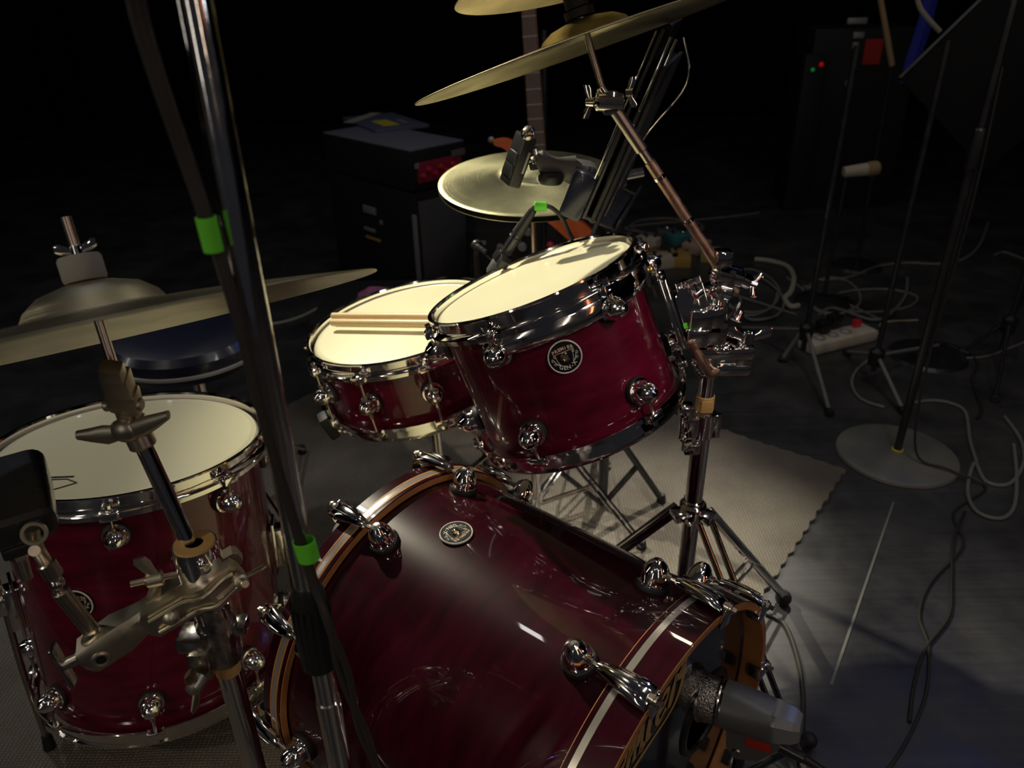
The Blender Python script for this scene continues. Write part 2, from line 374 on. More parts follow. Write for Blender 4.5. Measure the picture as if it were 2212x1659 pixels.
def badge(parent, m_, R=.0235):
    """m_: local frame, z outwards, y up along the drum"""
    b_ = MB().lathe([(.0001, .002), (R*.9, .002), (R*.9, .001), (R, .001), (R, -.003), (.0001, -.003)], 48).build('badge', 'badge_black', parent, m=m_)
    MB().lathe([(R*.90, .0015), (R*.93, .0028), (R*.97, .0028), (R, .0008)], 48, loop=True).build('badge_rim', 'white_print', b_)
    MB().lathe([(.0037, .001), (.0038, .0036), (.0052, .0046), (.0066, .0036), (.0070, .0015)], 24).build('vent_grommet', 'chrome', b_)
    MB().lathe([(.0001, .0024), (.0040, .0024)], 24).build('vent_hole', 'brass', b_)
    items = []
    for i, ch in enumerate('PREMiER'):
        x = (-3+i)*.0043; items.append((ch, .0062, .00028, Matrix.Translation((x, .0118-abs(x)*abs(x)*8, .0021))))
    merge_text('badge_lettering', items, 'tan_print', b_, Matrix())
    items = []
    for i, ch in enumerate('GEN-X'):
        a = math.radians(-90+(i-2)*19); items.append((ch, .0078, .0001, Matrix.Translation((math.cos(a)*.0152, math.sin(a)*.0152, .0021)) @ rotz(a+PI/2)))
    merge_text('badge_lettering', items, 'white_print', b_, Matrix())
    sw = MB()
    for sg in (-1, 1):
        base = (sg*.0085, -.0095)
        for (ex, ey, k) in ((.0125, .0045, .0022), (.0165, .0005, .0020), (.0150, -.0055, .0018)):
            pts = [base, (sg*(.0085+ex)/2*1.05, (-.0095+ey)/2)]
            for q in range(7):
                a = PI/2-q*PI/3.4; rr = k*(1-q*.09); pts.append((sg*(ex+math.cos(a)*rr), ey+math.sin(a)*rr))
            swirl(sw, pts)
    sw.build('badge_scroll', 'white_print', b_)
    MB().box((0, .0072, .0021), (.027, .0007, .0004)).build('badge_lines', 'tan_print', b_)
    return b_
def drum(name, label, C, n_, Rh, Rs, D, nl, a0, mode, head='coated_head', shellm='lacquer', hh=.026, rods=True, badge_at=None, cat='drum', sunk=.006):
    root = thing(name, label, cat, frame(C, n_))
    # shell
    sh = MB(); t0 = -hh*.45; t1 = -D+hh*.45
    sh.lathe([(Rs-.004, t0), (Rs, t0-.002), (Rs, t1+.002), (Rs-.004, t1), (Rs-.007, t1+.004), (Rs-.007, t0-.004)], 128, loop=True)
    sh.build('shell', shellm, root)
    hd = MB(); hd.lathe([(.0001, -.0085), (Rs-.012, -.0085), (Rs-.007, -.0095), (Rs-.004, -.012)], 128, cap=False); hd.build('batter_head', head, root)
    MB().lathe([(Rs-.005, -.0115), (Rs-.002, -.0105), (Rs+.0015, -.0145), (Rs+.002, -.019), (Rs-.003, -.019), (Rs-.005, -.014)], 128, loop=True).build('head_collar', 'head_collar', root)
    MB().lathe([(.0001, -D+.009), (Rs-.004, -D+.011), (Rs, -D+.016), (Rs-.002, -D+.017)], 96).build('resonant_head', 'coated_head', root)
    angs = [a0+2*PI*k/nl for k in range(nl)]
    hp = hoop_mb(Rh, hh); ears(hp, Rh, hh, angs); hp.build('batter_hoop', 'chrome', root)
    hp = hoop_mb(Rh, hh, True); ears(hp, Rh, hh, angs, -1)
    for v_ in hp.bm.verts: v_.co.z -= D
    hp.build('resonant_hoop', 'chrome', root)
    top_l, bot_l = (-.052, -D+.062) if mode == 'split' else (-D/2, None)
    if mode == 'floor': top_l, bot_l = -.066, -D+.076
    lp = None
    for a in angs:
        for z_ in (top_l, bot_l):
            if z_ is None: continue
            m_ = rotz(a) @ Matrix.Translation((Rs+.003, 0, z_))
            if lp is None: lp = lug_proto(root); lp.matrix_local = m_; cur = lp
            else: cur = cp_lug(lp, root, m_)
        x_ = Rh+.005
        for s_ in ((0, top_l), (-D, bot_l if bot_l is not None else top_l)):
            za = s_[0]+(-hh*.35 if s_[0] == 0 else hh*.35); r_ = MB()
            r_.cyl(rotz(a) @ Vector((x_, 0, za)), rotz(a) @ Vector((Rs+.019, 0, s_[1])), .0024, seg=8)
            r_.cyl(rotz(a) @ Vector((x_*.35+(Rs+.019)*.65, 0, za*.35+s_[1]*.65)), rotz(a) @ Vector((Rs+.019, 0, s_[1])), .0042, seg=10)
            r_.build('tension_rod', 'rod_steel', root)
    if badge_at:
        a, z_, spin = badge_at
        m_ = rotz(a) @ Matrix.Translation((Rs+.001, 0, z_)) @ frame((0, 0, 0), (1, 0, 0), (0, 1, 0)) @ rotz(spin)
        badge(root, m_)
    return root
def d2r(a): return math.radians(a)
def wingnut(mb, m_, s=1.0):
    mb.lathe([(.004*s, 0), (.0065*s, .001*s), (.006*s, .012*s), (.003*s, .014*s)], 16, m_, True)
    for sg in (-1, 1):
        rs = []
        for k, (x, wd, th, z_) in enumerate(((.004, .008, .004, .006), (.010, .010, .0034, .009), (.018, .013, .003, .012), (.023, .009, .0024, .013))):
            rs.append([m_ @ Vector((sg*x*s, math.cos(t)*th*s*.6, z_*s+math.sin(t)*wd*s*.5)) for t in [2*PI*q/10 for q in range(10)]])
        mb.rings(rs)
def seg(mb, a, b_, r, r2=None, s=20, bev=.0008): mb.cyl(a, b_, r, r2, s, bev); return mb
# ------------------------------------------------------------------ bass drum
BC = Vector((.195, .6144, .268)); BN = Vector((math.cos(-.7117), math.sin(-.7117), .0022)).normalized()
def bass():
    root = thing('bass_drum', 'burgundy lacquered bass drum lying on its side with a wooden front hoop', 'bass drum', frame(BC, BN, (0, 0, 1)))
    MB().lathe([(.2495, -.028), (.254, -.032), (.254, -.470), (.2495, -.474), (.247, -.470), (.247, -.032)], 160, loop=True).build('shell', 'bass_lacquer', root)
    def whoop(z0, z1, st, name):
        h_ = MB().lathe([(.2560, z0), (.2655, z0), (.2655, z1), (.2560, z1)], 160, loop=True).build(name, 'raw_wood', root)
        s_ = 1 if z0 > z1 else -1
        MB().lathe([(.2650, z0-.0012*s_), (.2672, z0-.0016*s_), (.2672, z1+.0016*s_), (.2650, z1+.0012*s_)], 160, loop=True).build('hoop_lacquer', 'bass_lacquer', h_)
        MB().lathe([(.2668, st-.0045), (.2678, st-.0040), (.2678, st+.0040), (.2668, st+.0045)], 160, loop=True).build('hoop_inlay', 'inlay', h_)
        return h_
    whoop(0, -.052, -.040, 'front_hoop')
    hb = whoop(-.502, -.462, -.4765, 'batter_hoop')
    for zz in (-.4825, -.4705):
        MB().lathe([(.2668, zz-.0016), (.2679, zz-.0012), (.2679, zz+.0012), (.2668, zz+.0016)], 160, loop=True).build('hoop_edge_line', 'raw_wood', hb)
    # front head with port hole (ring of faces around the hole)
    hc = Vector((.004, -.138)); hr = .058
    mb = MB(); N = 96; outer = []; inner = []
    for i in range(N):
        t = 2*PI*i/N; outer.append((.2545*math.cos(t), .2545*math.sin(t))); inner.append((hc.x+hr*math.cos(t), hc.y+hr*math.sin(t)))
    mb.rings([[Vector((x, y, -.030)) for x, y in outer], [Vector((x, y, -.030)) for x, y in inner], [Vector((x, y, -.031)) for x, y in inner], [Vector((x, y, -.031)) for x, y in outer], [Vector((x, y, -.030)) for x, y in outer]], cap=False)
    hd = mb.build('front_head', 'black_head', root, sharp=20)
    MB().lathe([(hr-.003, 0), (hr-.002, .004), (hr+.004, .005), (hr+.009, .002), (hr+.009, 0)], 64, Matrix.Translation((hc.x, hc.y, -.030)), loop=True).build('port_ring', 'black_plastic', hd)
    MB().lathe([(.0001, -.478), (.249, -.478), (.252, -.482), (.2545, -.49)], 96).build('batter_head', 'coated_head', root)
    # script lettering on the front head: own strokes, seen from the front
    st = MB()
    def T(u, v_):   # u right along the head, v up
        a = math.radians(13); x = u*math.cos(a)-v_*math.sin(a); y = u*math.sin(a)+v_*math.cos(a)
        return Vector((.118+y, -(-.015+x), -.0290))
    def stroke(pts, r=.0040):
        ps = smooth_path([T(u+v_*.35, v_) for u, v_ in pts], 8); rs = []
        for i, p in enumerate(ps):
            t = (ps[min(i+1, len(ps)-1)]-ps[max(i-1, 0)]).normalized(); nn_ = Vector((-t.y, t.x, 0)); rr = r*(1+.35*math.sin(i*.4))
            rs.append([p+nn_*rr, p+nn_*rr+Vector((0, 0, .0006)), p-nn_*rr+Vector((0, 0, .0006)), p-nn_*rr])
        st.rings(rs)
    b0 = -.165
    stroke([(b0, -.01), (b0+.004, .03), (b0+.012, .075)], .004)
    stroke([(b0-.012, .05), (b0+.0, .078), (b0+.03, .082), (b0+.042, .062), (b0+.028, .040), (b0+.006, .034)], .0035)
    x = b0+.045
    def rr_(x): stroke([(x, 0), (x+.004, .030), (x+.006, .040), (x+.012, .034), (x+.022, .038), (x+.020, .024)])
    def ee(x): stroke([(x, .018), (x+.018, .024), (x+.020, .038), (x+.008, .040), (x-.002, .020), (x+.006, .001), (x+.022, .008)], .0034)
    def mm_(x):
        stroke([(x, 0), (x+.004, .038)]); stroke([(x+.003, .020), (x+.014, .040), (x+.016, .002)])
        stroke([(x+.018, .020), (x+.029, .040), (x+.031, .002), (x+.038, .008)])
    def ii(x): stroke([(x, .038), (x, .004), (x+.008, .004)]); stroke([(x+.004, .050), (x+.0045, .056)], .003)
    rr_(x); ee(x+.030); mm_(x+.058); ii(x+.104); ee(x+.125); rr_(x+.156)
    stroke([(x+.178, .038), (x+.190, .058), (x+.184, .075), (x+.172, .062), (x+.186, .030), (x+.170, -.012), (x+.10, -.014), (x, -.016), (b0-.02, -.020)], .0032)
    st.build('head_lettering', 'gold_print', hd, sharp=20)
    # lugs, rods and claws
    lp = None; cl0 = None
    for k in range(10):
        a = math.radians(18+36*k)
        for zl, front in ((-.097, 1), (-.427, 0)):
            s_ = 1 if front else -1
            mf = rotz(a) @ Matrix.Translation((.2565, 0, zl)) @ (Matrix() if front else Matrix.Rotation(PI, 4, 'X'))
            if lp is None: lp = lug_proto(root, .0175); lp.matrix_local = mf; lp_ = lp
            else: cp_lug(lp, root, mf)
            if cl0 is None:
                # claw in its own frame: x radial, z towards the outer edge of the hoop, origin on the lug axis
                c = MB(); rs = []
                for (u, wd, hg, xc) in ((.030, .0062, .0062, .0192), (.034, .0078, .0075, .0192), (.046, .0100, .0088, .0195), (.062, .0135, .0095, .0195), (.078, .0155, .0090, .0188), (.088, .0160, .0075, .0178), (.096, .0155, .0045, .0160)):
                    rs.append([Vector((max(xc+math.cos(t)*hg*(1 if math.cos(t) > 0 else .75), .0105), math.sin(t)*wd, u)) for t in [2*PI*q/20 for q in range(20)]])
                c.rings(rs)
                for yy in (-.006, .006): c.tube([Vector((.0262, yy*.6, .042)), Vector((.0290, yy, .060)), Vector((.0275, yy*1.15, .088))], .0016, 6, 4)
                c.box((.006, 0, .0995), (.026, .024, .0035), bev=.001)
                c.box((-.0055, 0, .0955), (.003, .020, .010), bev=.001)
                cl0 = c.build('claw', 'chrome', root)
                g_ = MB(); g_.box((-.0040, 0, .088), (.0035, .022, .014), bev=.001); g_.build('claw_gasket', 'rubber', cl0)
                q_ = MB(); q_.cyl((.019, 0, .006), (.0186, 0, .104), .0027, seg=8); q_.cyl((.019, 0, .014), (.019, 0, .022), .0042, seg=10)
                q_.cyl((.0185, 0, .094), (.0185, 0, .104), .0062, seg=12); q_.cyl((.0185, 0, .104), (.0185, 0, .110), .0034, seg=4); q_.cyl((.0185, 0, .099), (.0185, 0, .101), .0078, seg=16)
                q_.build('claw_rod', 'rod_steel', cl0); cl0.matrix_local = mf
            else: cp_lug(cl0, root, mf)
    badge(root, rotz(math.radians(3)) @ Matrix.Translation((.2548, 0, -.352)) @ frame((0, 0, 0), (1, 0, 0), (0, 1, 0)))
    # spur legs at the front
    for sg in (-1, 1):
        a = sg*math.radians(102); base = rotz(a) @ Vector((.262, 0, -.13))
        mb = MB(); mb.box((.262, 0, -.13), (.020, .034, .034), rotz(a), .004)
        inv = root.matrix_world.inverted(); foot = Vector(BC)+BN*.06+Vector((-BN.y, BN.x, 0))*(-sg*.40)*-1; foot.z = .018
        f_ = inv @ foot; b2 = base+(base-f_).normalized()*.02
        sp = mb.build('spur_bracket', 'black_metal', root)
        q = MB(); q.cyl(b2, f_, .0075, .006, 14, .001); l_ = q.build('spur_leg', 'black_metal', root)
        q = MB(); q.ball(f_, .014, sc=(1, 1, 1)); q.build('rubber_foot', 'rubber', l_)
    return root
bass()
# ------------------------------------------------------------------ toms and snare
TC = Vector((.0294, 1.071, .8062)); TN = Vector((-.3469, .1344, .9282)).normalized()
tom = drum('rack_tom', 'burgundy rack tom tilted over the bass drum with a round black badge', TC, TN, .163, .1515, .2397, 6, d2r(-55.5), 'split', badge_at=(d2r(-85.6), -.086, 0), cat='tom drum', hh=.030)
# suspension band that carries the tom, plate and box mount on its stand side
bd = MB(); N = 60; a0, a1 = d2r(-122), d2r(-12); rs = []
for i in range(N+1):
    a = a0+(a1-a0)*i/N; zz = -.0430; e = min(1, min(i, N-i)/3+.35); hw = .0135*e
    rs.append([Vector((math.cos(a)*r_, math.sin(a)*r_, zz+q*hw)) for r_, q in ((.1635, -1), (.1655, -.8), (.1665, 0), (.1655, .8), (.1635, 1), (.1625, .9), (.1625, -.9))])
bd.rings(rs)
bd.build('suspension_band', 'chrome', tom, sharp=50)
bd = MB(); rs = []; N = 24
for i in range(N+1):
    a = d2r(-20)+d2r(62)*i/N; t = i/N; lo = -.095+.03*abs(t-.4)
    rs.append([Vector((math.cos(a)*r_, math.sin(a)*r_, z_)) for r_, z_ in ((.1660, lo), (.1680, lo+.002), (.1690, -.035), (.1680, -.020), (.1660, -.018), (.1650, -.035))])
bd.rings(rs)
pl_ = bd.build('mount_plate', 'chrome', tom, sharp=50)
for a_, z_, r_ in ((-15, -.045, .0055), (12, -.030, .0045)): q = MB(); q.ball((math.cos(d2r(a_))*.169, math.sin(d2r(a_))*.169, z_), r_, seg=12); q.build('rivet', 'brass', pl_)
text_ob('plate_lettering', 'PREMIER', .011, .0003, 'white_print', pl_, rotz(d2r(2)) @ Matrix.Translation((.1688, 0, -.052)) @ frame((0, 0, 0), (1, 0, 0), (0, 1, 0)) @ rotz(d2r(8)))
q = MB(); mm = rotz(d2r(-8))
q.box((.180, 0, -.118), (.010, .058, .110), mm, .004); q.box((.1745, 0, -.118), (.005, .066, .118), mm, .002)
q.build('mount_bracket', 'chrome', tom)
q = MB(); q.box((.204, 0, -.134), (.036, .046, .084), mm, .006)
for yy in (-.0185, .0185): q.box((.212, yy, -.134), (.038, .005, .094), mm, .002)
q.cyl(mm @ Vector((.206, -.004, -.095)), mm @ Vector((.206, -.004, -.080)), .007, seg=14); q.lathe([(.004, 0), (.008, .001), (.008, .004), (.005, .0045)], 20, mm @ frame((.206, -.024, -.135), (0, -1, 0)), loop=True)
mbx = q.build('mount_clamp', 'chrome', tom)
q = MB(); q.box((.190, -.0240, -.140), (.006, .0015, .007), mm); q.build('tape_mark', 'green_tape', mbx)
snare = drum('snare_drum', 'shallow burgundy snare drum with a pair of drumsticks across its head', (-.2077, 1.368, .6183), (-.184, -.0107, .9829), .19, .1775, .1598, 10, d2r(-73), 'mid', cat='snare drum', hh=.030)
q = MB(); q.box((.186, 0, -.075), (.016, .034, .07), rotz(d2r(62)), .003); q.cyl(rotz(d2r(62)) @ Vector((.195, 0, -.06)), rotz(d2r(62)) @ Vector((.205, 0, -.03)), .004); q.build('strainer', 'chrome', snare)
q = MB()
for i in range(16): q.box((0, -.02+i*.0027, -.158), (.30, .0012, .0012), rotz(d2r(62)))
q.build('snare_wires', 'rod_steel', snare)
ft = drum('floor_tom', 'burgundy floor tom standing on legs with a wide cream head', (-.6417, 1.0962, .5262), (.0125, .1366, .9905), .218, .2035, .4492, 8, d2r(-28), 'floor', badge_at=(d2r(-94), -.180, 0), cat='floor tom', hh=.032)
FM = ft.matrix_world
for a in (d2r(-143), d2r(14), d2r(98)):
    m_ = rotz(a)
    q = MB(); q.box((.213, 0, -.24), (.022, .036, .075), m_, .005); q.box((.209, 0, -.24), (.006, .046, .105), m_, .003); q.box((.226, 0, -.232), (.022, .022, .03), m_, .004)
    wingnut(q, m_ @ frame((.236, 0, -.232), (1, 0, .25)), .8)
    br = q.build('leg_bracket', 'chrome', ft)
    top = m_ @ Vector((.226, 0, -.13)); wd = FM @ (m_ @ Vector((.226, 0, -.44))); foot = FM.inverted() @ Vector((wd.x, wd.y, .02))
    kink = top.lerp(foot, .62)+m_ @ Vector((.004, 0, 0))
    q = MB(); q.tube([top, top.lerp(kink, .5), kink, foot], .0052, 12, 8); lg = q.build('leg', 'rod_steel', ft)
    q = MB(); q.cyl(foot-Vector((0, 0, .012)), foot+Vector((0, 0, .022)), .0105, .008, 16, .002); q.build('rubber_foot', 'rubber', lg)
# oval maker's print on the floor tom head
q = MB(); hp = [(-.05, 0), (-.022, .022), (.022, .022), (.05, 0), (.03, -.014), (-.03, -.014)]; ph = hp+[hp[0]]
for a_, b_ in zip(ph[:-1], ph[1:]): q.tube([Vector((*a_, 0)), Vector((*b_, 0))], .0009, 4, 1)
q.box((0, -.022, 0), (.072, .004, .0006))
LM = Matrix.Translation((-.062, -.150, -.0076)) @ rotz(d2r(184))
lb = q.build('head_logo', 'black_print', ft, m=LM)
text_ob('logo_lettering', 'II', .012, .0002, 'black_print', lb, Matrix.Translation((0, .013, 0)))
text_ob('logo_lettering', 'VENTA', .011, .0002, 'black_print', lb, Matrix.Translation((0, .001, 0)))
text_ob('logo_lettering', 'PRO', .010, .0002, 'black_print', lb, Matrix.Translation((0, -.010, 0)))
# ------------------------------------------------------------------ drumsticks on the snare
SM = frame((-.2077, 1.368, .6183), (-.184, -.0107, .9829))
def stick(name, label, a, b_, group):
    a = Vector(a); b_ = Vector(b_); L = (b_-a).length
    m_ = frame(a, b_-a)
    t = thing(name, label, 'drumstick', m_, group)
    MB().lathe([(.0001, 0), (.004, .0006), (.0072, .004), (.0074, .02), (.0074, L*.72), (.0040, L-.022), (.0032, L-.012)], 20).build('shaft', 'stick_wood', t)
    MB().lathe([(.0030, L-.013), (.0052, L-.008), (.0052, L-.004), (.0030, L-.0004), (.0001, L)], 20).build('tip', 'stick_wood', t)
def on_snare(px, py, h): 
    r = ray(px, py); n_ = SM.col[2].xyz; o = SM.translation+n_*h; t = (o-CAM).dot(n_)/r.dot(n_); return CAM+r*t
A = on_snare(714, 697, .0075); B = on_snare(1010, 700, .0075)
B = A+(B-A).normalized()*.40
A2 = on_snare(716, 683, .0075); B2 = A2+(B-A).normalized()*.40
stick('drumstick', 'pale wooden drumstick across the snare head, the nearer of the two', A, B, 'drumsticks lying on the snare drum')
stick('drumstick', 'pale wooden drumstick across the snare head, the farther of the two', A2, B2, 'drumsticks lying on the snare drum')
# ------------------------------------------------------------------ cymbals
def cymbal(name, label, C, n_, R, bell=.055, bow=.028, matn='bronze', group=None, bh=.020):
    root = thing(name, label, 'cymbal', frame(C, n_), group)
    pr = [(.006, bow+bh), (bell*.35, bow+bh*.96), (bell*.7, bow+bh*.74), (bell*.92, bow+bh*.36), (bell, bow+bh*.07), (bell*1.08, bow-.001)]
    for k in range(1, 13):
        t = k/12; pr.append((bell*1.08+(R-bell*1.08)*t, (bow-.001)*(1-t**1.35)))
    lo = [(r_, z_-.0012) for r_, z_ in reversed(pr)]
    MB().lathe(pr+[(R+.0004, -.0005)]+lo, 160, loop=True).build('plate', matn, root, sharp=50)
    return root
CR = Vector((.1034, 1.0489, 1.1184)); CRN = Vector((-.2918, .1482, .9449)).normalized()
CL = Vector((-.3399, .5878, .9408)); CLN = Vector((-.2113, .3295, .9202)).normalized()
cymbal('crash_cymbal', 'large bronze crash cymbal on the boom arm above the rack tom', CR, CRN, .229, .058, .0115, bh=.019)
cymbal('crash_cymbal', 'large bronze crash cymbal tilted over the floor tom with grey felt on top', CL, CLN, .232, .056, .0185, bh=.025)
SPC = Vector((.0812, .9506, 1.1822))
SPC = CR+CRN*.072
cymbal('splash_cymbal', 'small bronze splash cymbal stacked above the crash by the boom arm', SPC+Vector((-.010, -.015, .0)), Vector((-.1832, .1831, .9659)).normalized(), .135, .035, .012, bh=.012)
HC = Vector((.0444, 1.484, .8481)); HN = Vector((-.0122, -.1136, .9934)).normalized()
cymbal('hi_hat_cymbal', 'upper bronze hi-hat cymbal facing up behind the rack tom', HC-HN*.0005, HN, .178, .055, .014, 'bronze_hat', 'pair of hi-hat cymbals')
hb = cymbal('hi_hat_cymbal', 'lower bronze hi-hat cymbal, upturned beneath the other', HC-HN*.012, -HN, .178, .055, .016, 'bronze_hat', 'pair of hi-hat cymbals')
# ------------------------------------------------------------------ tripod helper
def tripod(root, base, hub_z, feet, mat_leg, r=.008, brace_z=None, foot_r=.013, flat=True, low=None):
    base = Vector(base); inv = root.matrix_world.inverted()
    for f in feet:
        f = Vector(f); f.z = .016
        d = (f-base); d.z = 0; d.normalize(); s_ = Vector((-d.y, d.x, 0))
        top = Vector((base.x, base.y, hub_z))+d*.018
        mb = MB()
        if flat:
            for q in (-1, 1): mb.tube([inv @ (top+s_*q*.011), inv @ (f+Vector((0, 0, .004))+s_*q*.009)], r*.62, 8, 1)
        else: mb.cyl(inv @ top, inv @ f, r, seg=12)
        lg = mb.build('leg', mat_leg, root)
        mb = MB(); mb.cyl(inv @ (f-d*.0-Vector((0, 0, .012))), inv @ (f+Vector((0, 0, .016))), foot_r, foot_r*.75, 14, .002); mb.build('rubber_foot', 'rubber', lg)
        zb = brace_z if brace_z is not None else hub_z*.35
        mid = top.lerp(f, .5); lo = Vector((base.x, base.y, zb))+d*.014
        mb = MB()
        for q in (-1, 1): mb.tube([inv @ (lo+s_*q*.006), inv @ (mid+s_*q*.006)], r*.5, 8, 1)
        mb.build('brace', mat_leg, root)
# ------------------------------------------------------------------ tom and crash stand (right of the tom)
PX, PY = .297, 1.03
def pole_at(z): return Vector((PX, PY, z))
def big_stand():
    root = thing('cymbal_stand', 'tall chrome double braced stand right of the rack tom, its boom holding the crash', 'cymbal stand', (PX, PY, 0)); L = lambda v: Vector(v)-Vector((PX, PY, 0))
    q = MB(); q.cyl(L(pole_at(.06)), L(pole_at(.575)), .0143, seg=28, bev=.001); q.build('lower_tube', 'chrome', root)
    q = MB(); q.cyl(L(pole_at(.56)), L(pole_at(.80)), .0125, seg=28, bev=.001); q.build('upper_tube', 'chrome', root)
    q = MB(); q.cyl(L(pole_at(.392)), L(pole_at(.418)), .022, seg=28, bev=.003); q.cyl(L(pole_at(.418)), L(pole_at(.425)), .0165, seg=28, bev=.002)
    for a in (200, 320, 80): q.box((.024, 0, .400), (.026, .026, .016), rotz(d2r(a)), .003)
    wingnut(q, frame((-.015, -.018, .400), (-.7, -.7, -.1)), .7)
    q.build('leg_collar', 'chrome', root)
    q = MB(); q.cyl(L(pole_at(.09)), L(pole_at(.115)), .020, seg=24, bev=.002); q.build('lower_collar', 'worn_chrome', root)
    t1 = H(1340, 1190, .285); d1 = (t1-pole_at(0)); d1.z = 0; d1.normalize()
    feet = [pole_at(0)+d1*.33, pole_at(0)+Vector((.17, -.26, 0)), pole_at(0)+Vector((.27, .19, 0))]
    # double braced legs: two flat bars each
    for f in feet:
        d = (f-pole_at(0)); d.z = 0; d.normalize(); s_ = Vector((-d.y, d.x, 0)); inv = root.matrix_world.inverted()
        mb = MB()
        for k in (-1, 1):
            a_ = inv @ (pole_at(.398)+d*.028+s_*k*.013); b_ = inv @ (Vector((f.x, f.y, .022))+s_*k*.010)
            mt = frame(a_, b_-a_, s_); mb.box((0, 0, (b_-a_).length/2), (.0035, .013, (b_-a_).length), mt, .001)
        lg = mb.build('leg', 'chrome', root)
        mb = MB(); a_ = inv @ Vector((f.x, f.y, .018)); mb.ball(a_, .017, sc=(1, 1, 1)); mb.build('rubber_foot', 'rubber', lg)
        mb = MB(); lo = pole_at(.10)+d*.02; mid = (pole_at(.398)+d*.028).lerp(Vector((f.x, f.y, .022)), .55)
        for k in (-1, 1):
            a_ = inv @ (lo+s_*k*.007); b_ = inv @ (mid+s_*k*.007); mt = frame(a_, b_-a_, s_); mb.box((0, 0, (b_-a_).length/2), (.003, .010, (b_-a_).length), mt, .0008)
        mb.build('brace', 'chrome', root)
    # height clamp with memory lock and wing nut
    q = MB(); q.lathe([(.0145, .55), (.0195, .552), (.0195, .592), (.0135, .596)], 28); q.box((-.022, -.006, .572), (.022, .026, .034), bev=.003); q.box((-.030, -.008, .600), (.022, .026, .020), bev=.003)
    q.box((.020, -.008, .572), (.012, .012, .040), bev=.002); q.box((-.018, -.012, .535), (.024, .022, .018), bev=.004)
    q.cyl((-.034, -.008, .55), (-.034, -.008, .612), .004, seg=10)
    wingnut(q, frame((-.030, -.016, .556), (-.5, -.8, 0), (0, .2, 1)), .75)
    q.build('height_clamp', 'chrome', root)
    q = MB(); q.lathe([(.0130, .597), (.0142, .598), (.0142, .622), (.0130, .623)], 28, loop=True); q.box((.0, -.0145, .609), (.018, .004, .020), bev=.001); q.build('tape_wrap', 'tan_tape', root)
    # multi clamp that grips the tom arm
    q = MB(); z0 = .700
    q.box((.018, 0, z0), (.086, .042, .020), bev=.007); q.box((.018, 0, z0-.028), (.080, .040, .018), bev=.006); q.box((.046, 0, z0-.013), (.024, .036, .03), bev=.003)
    q.ball((.012, -.012, z0+.010), .020, sc=(1, .8, .45)); q.cyl((.045, -.004, z0+.008), (.045, -.004, z0+.020), .008, seg=12)
    q.lathe([(.0125, z0-.036), (.020, z0-.034), (.020, z0+.012), (.0125, z0+.014)], 28)
    wingnut(q, frame((.050, -.006, z0+.012), (.1, 0, 1), (1, .1, 0)), 1.45); wingnut(q, frame((.034, .010, z0+.040), (.5, .5, 1), (.2, 0, 1)), 1.35)
    q.cyl((-.030, -.012, z0-.014), (.050, -.012, z0-.014), .0052, seg=14)
    q.build('multi_clamp', 'chrome', root)
    # sleeve on the upper tube and top joint
    q = MB(); q.lathe([(.013, .745), (.0175, .747), (.0175, .785), (.0205, .790), (.0205, .800), (.013, .803)], 28); q.box((-.006, -.018, .755), (.026, .016, .04), bev=.004); q.ball((-.03, .01, .755), .014); q.build('tube_sleeve', 'chrome', root)
    J = P(1562, 592, PY); T2 = Vector((.134, 1.04, 1.050)); bdv = (T2-J).normalized()
    q = MB(); q.cyl(L(pole_at(.79)), L(pole_at(J.z-.012)), .011, seg=20)
    q.cyl(L(J+Vector((-.016, -.006, .006))), L(J+Vector((.026, .004, -.008))), .0150, seg=24, bev=.003)
    q.cyl(L(J+Vector((.026, .004, -.008))), L(J+Vector((.042, .006, -.016))), .0105, seg=18, bev=.002); q.cyl(L(J+Vector((-.010, -.008, -.020))), L(J+Vector((.012, -.008, -.026))), .0125, seg=20, bev=.003)
    q.box(L(J-bdv*.004), (.026, .03, .026), bev=.005)
    wingnut(q, frame(L(J+Vector((.040, 0, -.014))), (1, -.2, -.35), (.2, .6, 1)), .8); wingnut(q, frame(L(J+Vector((-.032, -.012, -.020))), (-.8, -.5, -.4), (.3, 0, 1)), 1.1)
    q.box(L(J+Vector((-.004, -.004, .026))), (.022, .026, .022), Matrix(), .004)
    q.build('boom_joint', 'chrome', root)
    q = MB(); q.cyl(L(J-bdv*.035), L(J+bdv*.195), .0073, seg=20, bev=.0008); q.build('boom_tube', 'brown_rod', root)
    for f in (.092, .165): q = MB(); q.cyl(L(J+bdv*(f)), L(J+bdv*(f+.007)), .0082, seg=20, bev=.001); q.build('boom_ring', 'chrome', root)
    q = MB(); q.cyl(L(J+bdv*.19), L(T2), .0060, seg=18); q.cyl(L(T2-bdv*.075), L(T2-bdv*.012), .0082, seg=18, bev=.001); q.build('boom_rod', 'rod_steel', root)
    # tilter and cymbal post
    q = MB(); pst = CR+CRN*.10; tb = CR-CRN*.048
    q.box(L(T2), (.020, .018, .030), Matrix(), .005); q.cyl(L(T2+Vector((-.020, -.004, .002))), L(T2+Vector((.016, .002, 0))), .0115, seg=22, bev=.002)
    q.cyl(L(T2), L(T2.lerp(tb, .42)), .0090, seg=18, bev=.001); q.cyl(L(T2.lerp(tb, .40)), L(T2.lerp(tb, .82)), .0078, .0066, 18, .001)
    wingnut(q, frame(L(T2+Vector((.018, -.004, .012))), (1, -.3, .1), (.1, 0, 1)), .8); wingnut(q, frame(L(T2+Vector((-.020, .006, .0))), (-1, .3, 0), (.1, 0, 1)), .9)
    q.build('tilter', 'chrome', root)
    q = MB(); q.cyl(L(T2.lerp(tb, .6)), L(pst), .0046, seg=14); q.build('post', 'rod_steel', root)
